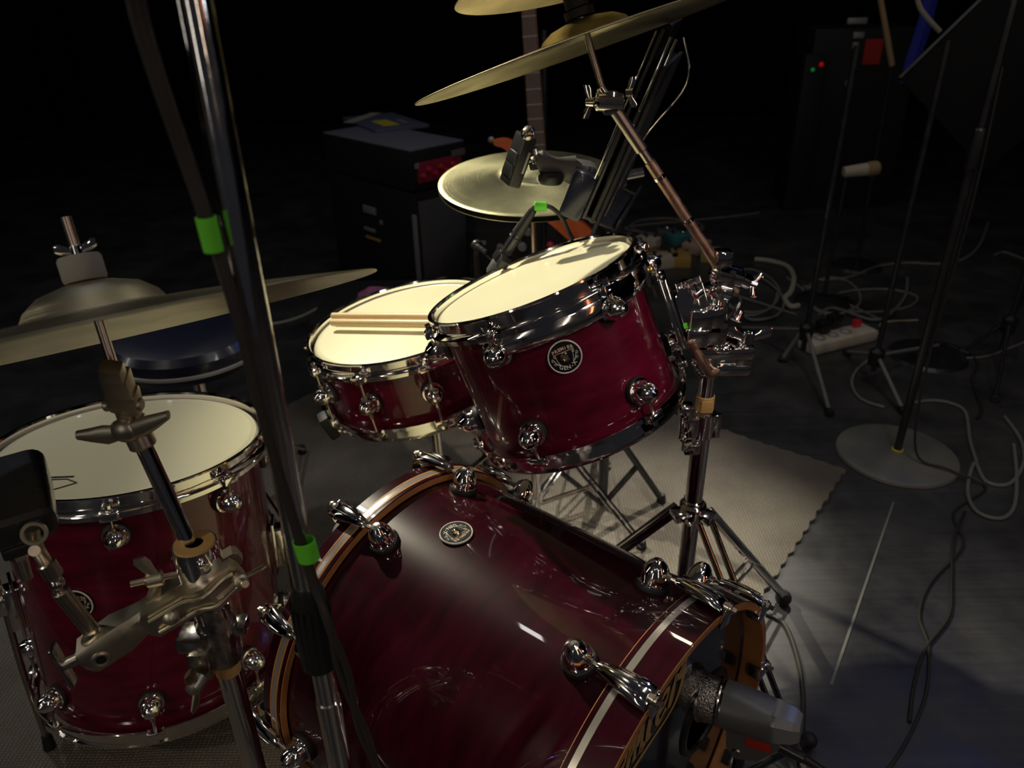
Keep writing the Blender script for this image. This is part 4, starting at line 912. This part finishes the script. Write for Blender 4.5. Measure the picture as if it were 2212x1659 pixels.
    q = MB(); q.cyl(LC(P(1163, 348, 1.228)), LC(P(1148, 340, 1.222)), .0055, seg=14); q.cyl(LC(P(1152, 352, 1.222)), LC(P(1154, 366, 1.222)), .008, seg=16, bev=.001); q.cyl(LC(P(1150, 336, 1.222)), LC(P(1146, 322, 1.222)), .010, seg=16, bev=.001); q.build('swivel', 'chrome', c)
    r0 = P(1100, 398, 1.215); r1 = P(1138, 290, 1.215); zz = (r1-r0).normalized(); rc = thing('audio_recorder', 'slim black handheld recorder tilted in the clamp above the hi-hat', 'recorder', frame(r0, zz, (1, .5, 0))); LR = (r1-r0).length
    q = MB(); q.box((0, 0, LR/2), (.022, .036, LR), bev=.005); q.box((-.011, 0, LR*.28), (.005, .028, .020), bev=.002); q.box((-.011, 0, LR*.52), (.005, .028, .020), bev=.002); q.build('body', 'black_plastic', rc)
    q = MB(); q.box((.004, -.0186, LR*.52), (.004, .001, LR*.42), bev=.0003); q.build('side_strip', 'silver_label', rc)
    q = MB(); q.ball((-.006, -.012, LR+.003), .011, seg=14); q.ball((.008, .010, LR+.002), .010, seg=14); q.build('capsule', 'worn_chrome', rc)
music_stand()
# ------------------------------------------------------------------ amplifier, papers, guitar
def rel_box(name, c, sz, matn, parent, m_=Matrix(), bev=.004): q = MB(); q.box(c, sz, m_, bev); return q.build(name, matn, parent)
def amp():
    hN = .63; N = H(885, 325, hN); Lc = H(695, 285, hN); Rc = H(985, 290, hN); u = (Lc-N); u.z = 0; W_ = u.length; u.normalize(); v_ = Vector((-u.y, u.x, 0)); v_ = v_ if v_.dot(Rc-N) > 0 else -v_; D_ = .27
    base = Vector((N.x, N.y, 0)); fm = Matrix((u, v_, Vector((0, 0, 1)))).transposed().to_4x4(); fm.translation = base  # x along left face, y along the right face
    cab = thing('speaker_cabinet', 'tall black speaker cabinet in the dark behind the snare', 'speaker cabinet', fm)
    rel_box('box', (W_/2, D_/2, .235), (W_, D_, .47), 'tolex', cab, bev=.012)
    rel_box('corner_strip', (.0, -.003, .26), (.020, .012, .26), 'silver_label', cab, Matrix.Translation((.0, 0, 0)), .003)
    rel_box('grille_cloth', (-.003, D_/2, .235), (.010, D_*.86, .40), 'grey_plastic', cab, bev=.002)
    ce = thing('amplifier_head', 'black amplifier head with magenta control panel on top of the speaker cabinet', 'amplifier', fm @ Matrix.Translation((0, 0, .472)))
    rel_box('box', (W_/2, D_/2, .079), (W_, D_, .152), 'tolex', ce, bev=.010); rel_box('lit_top', (W_/2, D_/2, .152), (W_*.99, D_*.98, .012), 'amp_top_lit', ce, bev=.004)  # lighter bluish slab imitates the lit top of the head
    rel_box('control_panel', (-.004, D_/2, .07), (.010, D_*.80, .075), 'magenta_panel', ce, bev=.002)
    for k in range(7): q = MB(); q.cyl((-.008, D_*.16+k*D_*.11, .06+.02*(k % 2)), (-.024, D_*.16+k*D_*.11, .06+.02*(k % 2)), .009, seg=14, bev=.001); q.build('knob', 'red_knob', ce); rel_box('name_plate', (-.012, D_*.83, .118), (.004, .07, .026), 'silver_label', ce, bev=.001)
    rel_box('name_plate', (-.012, D_*.07, .10), (.004, .02, .02), 'silver_label', ce, bev=.001)
    # light plates on the cabinet's left face
    for k, (px, py, a_, b2, mn) in enumerate(((800, 453, .085, .03, 'silver_label'), (800, 495, .075, .014, 'silver_label'), (808, 515, .10, .010, 'ochre'), (825, 480, .016, .016, 'silver_label'))):
        r_ = ray(px, py); n_ = v_; t = (base-CAM).dot(n_)/r_.dot(n_); p_ = cab.matrix_world.inverted() @ (CAM+r_*t); rel_box('badge_plate', (p_.x, -.004, p_.z), (a_, .006, b2), mn, cab, bev=.001)
    z0 = .472+.156
    pt = H(830, 262, z0+.012); tz = cab.matrix_world.inverted() @ pt
    pp = thing('song_folder', 'dark blue folder with yellow print lying on the amplifier head', 'folder', fm @ Matrix.Translation((tz.x, tz.y, z0)) @ rotz(.25))
    rel_box('cover', (0, 0, .008), (.40, .24, .014), 'paper_dark', pp, bev=.003)
    rel_box('yellow_print', (-.06, -.02, .0158), (.15, .07, .001), 'yellow', pp, bev=0)
    text_ob('title_lettering', 'SONGS', .03, .0003, 'paper_light', pp, Matrix.Translation((-.06, .06, .0156)) @ rotz(PI))
    sh = thing('paper_sheet', 'pale strip of paper lying across the folder on the amplifier', 'paper', fm @ Matrix.Translation((tz.x+.13, tz.y-.02, z0+.016)) @ rotz(1.1))
    q = MB(); q.box((0, 0, .001), (.26, .05, .002)); q.build('sheet', 'paper_light', sh)
    return cab
amp()
def guitar():
    # body behind the hi-hat, neck rising above it
    Yg = 2.35; o = P(1178, 420, Yg); up_ = (P(1141, 30, Yg+.10)-P(1153, 300, Yg)).normalized()
    fm = frame(o, (-.12, -1, .12), (1, 0, 0)); 
    root = thing('electric_guitar', 'orange pointed-body electric guitar standing behind the hi-hat cymbals', 'guitar', fm); inv = fm.inverted()
    def loc(px, py): r = ray(px, py); n_ = fm.col[2].xyz; return inv @ (CAM+r*((o-CAM).dot(n_)/r.dot(n_)))
    out = [(1064, 302), (1088, 298), (1112, 306), (1140, 322), (1170, 330), (1185, 350), (1205, 400), (1225, 455), (1250, 475), (1284, 508), (1262, 525), (1232, 522), (1205, 500), (1170, 470), (1140, 440), (1118, 400), (1104, 345), (1088, 320), (1066, 312)]
    pts = smooth_path([loc(*p_) for p_ in out+[out[0]]], 4)[:-1]
    q = MB(); c_ = sum(pts, Vector())/len(pts)
    q.rings([[Vector((p_.x, p_.y, z_))+(c_-Vector((p_.x, p_.y, c_.z)))*k for p_ in pts] for z_, k in ((-.042, .03), (-.038, .0), (-.004, .0), (0, .03))]); bo = q.build('body', 'orange', root)
    q = MB(); q.ball(loc(1062, 303)+Vector((-.004, 0, -.02)), .010, sc=(1, 1, 1)); q.build('strap_button', 'silver_label', root)
    n0 = loc(1163, 345); n1 = loc(1139, -30); nz = (n1-n0).normalized(); nf = frame(n0+Vector((0, 0, .006)), nz, (1, 0, 0)); Ln = (n1-n0).length
    def wd(z_): return .0245-.004*z_/Ln
    q = MB(); q.rings([[nf @ Vector((x*wd(z_), y, z_)) for x, y in ((-1, 0), (-.85, .014), (-.3, .022), (.3, .022), (.85, .014), (1, 0), (1, -.004), (-1, -.004))] for z_ in (0, Ln)]); q.build('neck', 'neck_wood', root)
    q = MB(); q.rings([[nf @ Vector((x*wd(z_)*.98, y, z_)) for x, y in ((-1, -.004), (1, -.004), (.9, -.009), (-.9, -.009))] for z_ in (0, Ln)]); fbd = q.build('fretboard', 'fretboard', root)
    z_ = .01; st_ = .034
    while z_ < Ln-.01: q = MB(); q.box((0, -.0095, z_), (wd(z_)*1.9, .0022, .0034), nf); q.build('fret', 'silver_label', fbd); z_ += st_; st_ *= 1.055 if st_ < .05 else 1.0
    for k in range(6): q = MB(); q.cyl(nf @ Vector(((k-2.5)*.0066, -.013, -.12)), nf @ Vector(((k-2.5)*.0056, -.013, Ln)), .0006, seg=5); q.build('string', 'silver_label', root)
    fbm = fm.col[2].xyz; st = thing('guitar_stand', 'dark guitar stand under the orange guitar', 'guitar stand', (o.x, Yg+.10, 0))
    q = MB(); q.cyl((0, 0, .1), (0, 0, 1.05), .010, seg=14); q.build('pole', 'black_metal', st)
    q = MB(); lo = fm @ loc(1240, 520); q.tube([Vector((0, 0, .26)), Vector((lo.x-o.x, lo.y-Yg-.10+.03, lo.z-.02)), Vector((lo.x-o.x, lo.y-Yg-.10-.05, lo.z-.01))], .008, 10, 5); q.build('cradle', 'black_metal', st)
    tripod(st, (o.x, Yg+.10, 0), .3, [(o.x-.25, Yg+.02, 0), (o.x+.25, Yg+.02, 0), (o.x, Yg+.42, 0)], 'black_metal', .008, .1, flat=False)
guitar()
def dark_rack():
    a = P(1190, 505, 2.75); r = thing('effects_rack', 'dark rack case with a red knob, low behind the hi-hat stand', 'rack', (a.x-.02, 2.85, 0))
    rel_box('case', (0, 0, .19), (.52, .25, .38), 'tolex', r, bev=.01)
    q = MB(); k_ = P(1188, 530, 2.72); q.ball((k_.x-a.x+.02, -.135, k_.z), .016, seg=16); q.build('red_knob', 'red_knob', r)
    for i, (px, py, s_, mn) in enumerate(((1140, 500, .014, 'silver_label'), (1128, 532, .016, 'silver_label'), (1110, 505, .010, 'cable_grey'), (1215, 495, .014, 'grey_plastic'), (1080, 533, .012, 'silver_label'))):
        k_ = P(px, py, 2.72); q = MB(); q.cyl((k_.x-a.x+.02, -.125, k_.z), (k_.x-a.x+.02, -.145, k_.z), s_, seg=16, bev=.002); q.build('knob', mn, r)
    k_ = P(1037, 525, 2.72); rel_box('label_plate', (k_.x-a.x+.02, -.128, k_.z), (.045, .008, .016), 'silver_label', r); k_ = P(1037, 540, 2.72); rel_box('label_plate', (k_.x-a.x+.02, -.128, k_.z), (.045, .008, .022), 'blue_patch', r)
dark_rack()
# ------------------------------------------------------------------ drum throne and pink cloth
t = thing('drum_throne', 'round dark vinyl drum throne behind the floor tom', 'stool', (-.735, 1.60, 0))
MB().lathe([(.0001, .505), (.12, .508), (.158, .500), (.170, .485), (.170, .450), (.160, .435), (.0001, .430)], 64).build('seat', 'vinyl', t)
MB().lathe([(.1700, .452), (.1725, .454), (.1725, .460), (.1700, .462)], 64, loop=True).build('piping', 'silver_label', t)
MB().cyl((0, 0, .10), (0, 0, .432), .016, seg=20).build('post', 'chrome', t)
tripod(t, (-.735, 1.60, 0), .26, [(-.98, 1.50, 0), (-.60, 1.84, 0), (-.55, 1.47, 0)], 'chrome', .008, .1)
cs = thing('flight_case', 'low black flight case behind the snare drum', 'case', (-.36, 2.16, 0))
rel_box('body', (0, 0, .17), (.42, .34, .34), 'tolex', cs, bev=.006)
q = MB(); q.box((0, -.171, .25), (.42, .004, .012)); q.box((0, -.171, .01), (.42, .004, .014)); q.build('metal_edging', 'rod_steel', cs)
cl = MB(); rs = []
for j in range(17):
    row = []
    for i in range(25):
        x = -.09+.18*i/24; y = -.06+.12*j/16; e = min(i, 24-i, j*1.4, (16-j)*1.4)/5
        row.append((x+.004*math.sin(j*1.1), y+.003*math.sin(i*.9), .02+min(1, e)*.032+.002*math.sin(i*.6+j*.4)))
    rs.append(row)
vs = [[cl.bm.verts.new(p) for p in r_] for r_ in rs]; vb = [[cl.bm.verts.new((p[0], p[1], 0)) for p in r_] for r_ in rs]
for j in range(16):
    for i in range(24):
        cl.bm.faces.new((vs[j][i], vs[j][i+1], vs[j+1][i+1], vs[j+1][i])); cl.bm.faces.new((vb[j][i], vb[j+1][i], vb[j+1][i+1], vb[j][i+1]))
for i in range(24):
    for j, s_ in ((0, 1), (16, -1)): cl.bm.faces.new((vs[j][i], vb[j][i], vb[j][i+1], vs[j][i+1]))
for j in range(16):
    for i in (0, 24): cl.bm.faces.new((vs[j][i], vs[j+1][i], vb[j+1][i], vb[j][i]))
pc = P(832, 622, 2.10); pcl = cl.build('towel', 'pink'); pcl.location = (pc.x, 2.10, .341); tag(pcl, 'folded pink towel lying on the flight case behind the snare', 'towel')
# ------------------------------------------------------------------ stage right: stands, cables, pedals
def straight_stand():
    b = Vector((1.058, 1.772, 0)); root = thing('microphone_stand', 'black straight microphone stand on a wide round grey base, right of the rug', 'microphone stand', b)
    MB().lathe([(.0001, .020), (.020, .020), (.145, .014), (.155, .010), (.158, .004), (.157, 0), (.0001, 0)], 96).build('round_base', 'base_grey', root)
    MB().lathe([(.0115, .018), (.0155, .019), (.0155, .024), (.0115, .025)], 24, loop=True).build('base_collar', 'yellow', root)
    q = MB(); q.cyl((0, 0, .015), (0, 0, .80), .0105, seg=20); q.build('lower_tube', 'black_metal', root)
    q = MB(); q.cyl((0, 0, .79), (0, 0, 1.30), .008, seg=18); q.build('upper_tube', 'black_metal', root)
    q = MB(); q.lathe([(.008, .78), (.015, .785), (.016, .84), (.013, .87), (.008, .875)], 20); q.build('height_clutch', 'black_plastic', root)
    pts = [Vector((.012, 0, 1.0)), Vector((.02, -.01, .7)), Vector((.014, -.01, .3)), Vector((.02, -.05, .05)), Vector((.09, -.10, .022)), Vector((.16, -.16, .006)), H(2060, 1110)-b, H(2080, 1180)-b, H(2010, 1260)-b, H(1985, 1330)-b, H(2005, 1400)-b, H(2000, 1500)-b, H(1960, 1600)-b, H(1900, 1690)-b]
    q = MB(); q.tube([v+Vector((0, 0, .003)) if i > 5 else v for i, v in enumerate(pts)], .0032, 8, 6); q.build('lead', 'cable_black', root)
mat('base_grey', (.22, .21, .19), .45, .3); vary('base_grey', (.14, .14, .14), (.26, .25, .21), (7, 7, 7))
straight_stand()
def tri_stand(name, label, hub_px, leg_px, hz=.13, top=1.2, lm='cable_grey', r=.009, grp=None):
    hub = H(*hub_px, hz); b = Vector((hub.x, hub.y, 0)); root = thing(name, label, 'microphone stand', b)
    q = MB(); q.cyl((0, 0, .05), (0, 0, top), r, seg=16); q.build('pole', 'black_metal', root)
    q = MB(); q.lathe([(r, hz-.03), (.022, hz-.028), (.024, hz+.02), (r, hz+.03)], 20); q.build('hub', 'black_plastic', root)
    for px, py in leg_px:
        f = H(px, py, .012)-b; q = MB(); q.cyl(Vector((0, 0, hz))+f.normalized()*.015, f, .0065, seg=12); l_ = q.build('leg', lm, root)
        q = MB(); q.cyl(f-f.normalized()*.02, f+f.normalized()*.012, .0095, .0125, 14, .002); q.build('rubber_foot', 'rubber', l_)
tri_stand('tripod_microphone_stand', 'far black tripod stand with grey legs, beside the cream power strip', (1742, 716), [(1600, 708), (1792, 890), (1690, 775)], .12, 1.0)
tri_stand('tripod_microphone_stand', 'black tripod stand between the power strip and the round base', (1893, 770), [(1950, 885), (1830, 760), (2030, 745)], .10, 1.02, 'cable_grey', .0085)
tri_stand('tripod_microphone_stand', 'faint black tripod stand at the right edge of the stage', (2180, 700), [(2080, 760), (2150, 860), (2210, 640)], .14, 1.1, 'black_metal')
def power_strip():
    c = H(1810, 733, .02); e = H(1880, 716, .02); u = (e-c); u.z = 0; u.normalize(); r = thing('power_strip', 'cream power strip with a red switch on the stage floor', 'power strip', frame((c.x, c.y, 0), (0, 0, 1), u))
    rel_box('housing', (0, 0, .022), (.30, .085, .042), 'cream', r, bev=.012)
    for k in range(3): q = MB(); q.lathe([(.014, .0435), (.021, .0435), (.021, .0465), (.014, .0465)], 24, Matrix.Translation((-.09+k*.06, 0, 0)), loop=True); q.build('socket', 'silver_label', r)
    rel_box('switch', (.10, .02, .055), (.028, .022, .028), 'red_knob', r, bev=.003)
    q = MB(); q.box((.02, .05, .07), (.05, .04, .05), bev=.008); q.build('plug', 'black_plastic', r); q = MB(); q.box((-.05, .03, .07), (.045, .04, .045), bev=.008); q.build('plug', 'black_plastic', r)
    q = MB(); q.tube([(.15, 0, .02), (.20, -.02, .01), (.28, .06, .006), (.42, .02, .006)], .004, 8, 6); q.build('lead', 'cable_cream', r)
power_strip()
ped = [((1400, 520), (.11, .07, .05), 'cream'), ((1440, 498), (.10, .08, .04), 'grey_plastic'), ((1470, 512), (.13, .08, .05), 'teal'), ((1505, 530), (.12, .10, .05), 'pink_cream'), ((1470, 555), (.14, .09, .05), 'ochre'), ((1432, 560), (.10, .12, .05), 'cream'), ((1408, 548), (.10, .10, .04), 'orange_dull'), ((1535, 548), (.09, .10, .05), 'yellow_dull')]
mat('pink_cream', (.5, .36, .30), .5); mat('orange_dull', (.35, .17, .06), .5); mat('yellow_dull', (.35, .32, .10), .5)
lbl = {'cream': 'cream', 'grey_plastic': 'dark grey', 'teal': 'teal', 'pink_cream': 'pale pink', 'ochre': 'ochre', 'orange_dull': 'dull orange', 'yellow_dull': 'dull yellow'}
seen = 0
for i, ((px, py), sz, mn) in enumerate(ped):
    c = H(px, py, .03); lb_ = lbl[mn]+' effects pedal in the blurred cluster behind the rack tom'
    if mn == 'cream': lb_ = ['cream effects pedal at the back left of the pedal cluster', 'cream effects pedal close behind the rack tom rim'][seen]; seen += 1
    r = thing('effects_pedal', lb_, 'pedal', Matrix.Translation((c.x, c.y, 0)) @ rotz(i*.5-.6), 'effects pedals behind the rack tom')
    rel_box('housing', (0, 0, sz[2]/2), sz, mn, r, bev=.006)
    q = MB(); q.cyl((0, -sz[1]*.25, sz[2]), (0, -sz[1]*.25, sz[2]+.014), .010, seg=14, bev=.002); q.build('foot_switch', 'chrome', r)
    for k in (-1, 1): q = MB(); q.cyl((k*sz[0]*.25, sz[1]*.25, sz[2]), (k*sz[0]*.25, sz[1]*.25, sz[2]+.012), .008, seg=12, bev=.001); q.build('knob', 'black_plastic', r)
def cable(label, pix, r, mn, h=None, z=0.0):
    pts = [H(px, py, (r+z)) for px, py in pix]; o = thing('cable', label, 'cable', pts[0]); q = MB(); q.tube([p_-pts[0] for p_ in pts], r, 8, 7); q.build('jacket', mn, o)
def loops(cx, cy, rx, ry, n, ph=0): return [(cx+rx*math.cos(ph+k*PI/4)*(1+.08*math.sin(k*1.7)), cy+ry*math.sin(ph+k*PI/4)*(1+.08*math.cos(k*1.3))) for k in range(int(n*8)+1)]
cable('thick grey cable looping right of the boom joint', [(1630, 560), (1660, 563), (1700, 575), (1715, 600), (1708, 630), (1695, 645), (1708, 662), (1725, 660)], .011, 'cable_cream')
cable('thin grey cable coiled on the floor behind the cymbal stand', loops(1620, 630, 60, 48, 1.6)+[(1720, 680)], .005, 'cable_grey')
cable('thin grey cable snaking left under the far stand', [(1570, 690), (1600, 650), (1580, 610), (1640, 600), (1690, 640), (1680, 680), (1620, 690), (1590, 660)], .005, 'cable_grey', z=.006)
cable('grey cable coiled between the far tripod and the power strip', loops(1800, 640, 60, 38, 1.5, .6)+[(1900, 690)], .0055, 'cable_grey')
cable('long grey cable running across the back of the stage', [(1755, 605), (1830, 600), (1900, 575), (1960, 568), (2030, 570), (2080, 560), (2115, 530), (2135, 480)], .0065, 'cable_grey')
cable('grey cable hanging in an arc left of the round base', [(1960, 600), (1955, 640), (1920, 680), (1880, 690), (1800, 665), (1770, 680)], .006, 'cable_grey', z=.006)
cable('grey cable bent around left of the round base stand', [(1880, 775), (1850, 800), (1840, 830), (1860, 862), (1910, 880)], .005, 'cable_grey')
cable('grey cable passing behind the round base stand', [(1975, 870), (2010, 865), (2050, 870), (2085, 890), (2095, 950), (2110, 1000)], .005, 'cable_grey')
cable('grey cable coiled in a double loop near the right edge', [(2170, 900), (2205, 950), (2211, 1000), (2180, 1045), (2130, 1040), (2105, 1000), (2090, 1060), (2110, 1105), (2160, 1120), (2190, 1095), (2196, 1030), (2190, 960)], .005, 'cable_grey')
cable('thin black cable wandering down the right side of the floor', [(2085, 1105), (2060, 1170), (2055, 1250), (2050, 1330), (2000, 1400), (1975, 1480), (1965, 1560)], .0035, 'cable_black')
cable('black cable curving across the floor right of the bass drum', [(1655, 1325), (1695, 1350), (1722, 1420), (1735, 1500), (1733, 1600), (1728, 1680)], .0045, 'cable_black')
cable('pale cable lying at the far left of the stage behind the cymbal', [(545, 700), (600, 698), (650, 684), (690, 665), (730, 655), (800, 650)], .006, 'cable_cream')
cable('grey cable coiled behind the effects pedals', loops(1440, 490, 75, 18, 1.5)+[(1560, 470), (1640, 460)], .006, 'cable_grey')
cable('dark cable near the right edge of the stage', [(2211, 560), (2170, 545), (2150, 550)], .006, 'cable_grey')
cable('faint grey cable behind the power strip', loops(1880, 650, 100, 26, 1.2, 2)+[(1700, 600)], .005, 'cable_grey')
cable('black cable in a loose coil above the double grey loop', [(1985, 760), (2050, 740), (2110, 780), (2100, 820), (2120, 880), (2110, 905)], .0045, 'cable_black')
cable('thin cable crossing the dark floor at the right', [(2000, 800), (2060, 775), (2130, 770), (2212, 740)], .004, 'cable_grey')
# floor seams with tape as pale lines
o_ = thing('floor_tape', 'thin pale strip of tape running along the stage floor right of the rug', 'tape', H(1905, 1090)); q = MB(); a_ = H(1930, 1085)-o_.location; b_ = H(1795, 1480)-o_.location; mt = frame(a_, b_-a_, (0, 0, 1)); q.box((.0012, 0, (b_-a_).length/2), (.0012, .005, (b_-a_).length), mt); q.build('strip', 'cable_grey', o_)
# vocal mic on its own stand
def far_mic():
    a = P(1822, 372, 2.9); b_ = P(1900, 362, 2.9); r = thing('far_microphone', 'pale microphone with a brown end lying level on a thin far stand', 'microphone', a); v = b_-a
    MB().cyl((0, 0, 0), v*.66, .020, .024, 20, .003).build('body', 'cream', r); MB().cyl(v*.64, v, .027, .026, 20, .008).build('windshield', 'tan_wood', r)
    st = thing('thin_stand', 'thin dark stand under the pale far microphone', 'microphone stand', (a.x+v.x*.1, 2.9, 0)); q = MB(); q.cyl((0, 0, .015), (0, 0, a.z-.015), .008, seg=14); q.build('pole', 'black_metal', st)
    MB().lathe([(.0001, .016), (.10, .012), (.12, 0), (.0001, 0)], 40).build('round_base', 'black_metal', st)
far_mic()
def back_stuff():
    # drum-shaped dark amp with small lamps far right
    c = P(1880, 115, 4.2); r = thing('floor_amplifier', 'dark amplifier far behind on the right with a red patch', 'amplifier', (c.x, 4.4, 0))
    rel_box('box', (0, 0, .46), (.55, .3, .92), 'tolex', r, bev=.01)
    def q_(px, py, w_, h_, mn, nm, d=-.155):
        k = P(px, py, 4.4+d); rel_box(nm, (k.x-c.x, d, k.z), (w_, .012, h_), mn, r, bev=.004)
    q_(1885, 112, .09, .12, 'red_patch', 'front_patch'); q_(1852, 45, .10, .03, 'silver_label', 'label_plate'); q_(1855, 76, .055, .03, 'silver_label', 'label_plate'); q_(1848, 98, .03, .03, 'silver_label', 'label_plate'); q_(1832, 180, .04, .03, 'grey_plastic', 'label_plate')  # flat red patch and pale plates on the amplifier front
    k = P(1765, 145, 4.2); l = thing('indicator_box', 'small dark box with a red and a green indicator lamp far behind', 'electronics', (k.x, 4.2, 0)); rel_box('box', (0, .05, (k.z+.06)/2), (.12, .08, k.z+.06), 'tolex', l)
    MB().ball((.02, 0, k.z+.012), .012, seg=12).build('red_lamp', 'led_red', l); MB().ball((-.02, 0, k.z-.012), .010, seg=12).build('green_lamp', 'led_green', l)
    a = P(1927, 142, 3.3); b_ = P(1892, -60, 3.3); s = thing('wooden_pole', 'slim pale wooden pole standing in the dark at the upper right', 'pole', a); 
    d = b_-a; foot = Vector((.02, 0, -a.z)); MB().cyl((0, 0, 0), d, .012, .011, 14, .002).build('shaft', 'tan_wood', s); MB().cyl(foot, (0, 0, .002), .009, seg=12).build('stand_pole', 'black_metal', s); MB().lathe([(.0001, .014), (.1, .01), (.11, 0), (.0001, 0)], 36, Matrix.Translation(foot)).build('round_base', 'black_metal', s)
    # large grey desk at the upper right corner
    p0 = P(1960, 150, 2.4); p1 = P(2125, -10, 2.4); r2 = thing('music_stand', 'dark grey music stand desk tilted at the upper right corner', 'music stand', (P(2170, 150, 2.4).x, 2.4, 0)); L = lambda v_: Vector(v_)-r2.location
    u = (p1-p0).normalized(); nn = Vector((.35, -.75, .55)).normalized(); n2 = (nn-u*nn.dot(u)).normalized(); mf = frame(L(p0), u, n2)
    wv = mf.to_3x3() @ Vector((0, 1, 0)); sg = 1 if wv.x > 0 else -1
    q = MB(); q.box((0, sg*.2, .18), (.005, .40, .42), mf, .002); q.build('desk_panel', 'desk_grey', r2); q = MB(); q.box((.004, 0, .18), (.012, .006, .42), mf, .001); q.build('desk_edge', 'grey_plastic', r2)
    q = MB(); t_ = mf @ Vector((-.012, sg*.2, .18)); q.cyl((t_.x, t_.y, .02), t_, .011, seg=14); q.build('pole', 'black_metal', r2); MB().lathe([(.0001, .014), (.12, .01), (.13, 0), (.0001, 0)], 36, Matrix.Translation((t_.x, t_.y, 0))).build('round_base', 'black_metal', r2)
    # cables hanging on the near right stand
    cab = thing('hanging_cable', 'pale cable end hanging at the top right in the dark', 'cable', P(1980, -20, 2.7)); g = [P(1978, -30, 2.7), P(1985, 10, 2.7), P(2000, 35, 2.7), P(2030, 68, 2.7)]; q = MB(); q.tube([v_-cab.location for v_ in g], .008, 10, 6); q.build('jacket', 'cable_cream', cab)
    bc_ = thing('blue_patch', 'blue strip painted for a blue glow in the dark at the upper right', 'painted glow', P(1985, 90, 3.4)); q = MB(); g = [P(2015, -20, 3.4), P(1995, 60, 3.4), P(1972, 130, 3.4), P(1960, 180, 3.4)]  # added strip; a blue glow painted as surface colour
    q.rings([[v_-bc_.location+Vector((x, y, 0)) for x, y in ((-.03, 0), (0, -.01), (.03, 0), (0, .01))] for v_ in smooth_path(g, 5)]); q.build('glow_strip', 'blue_patch', bc_)
mat('desk_grey', (.004, .004, .004), .7, spec=.2)
back_stuff()
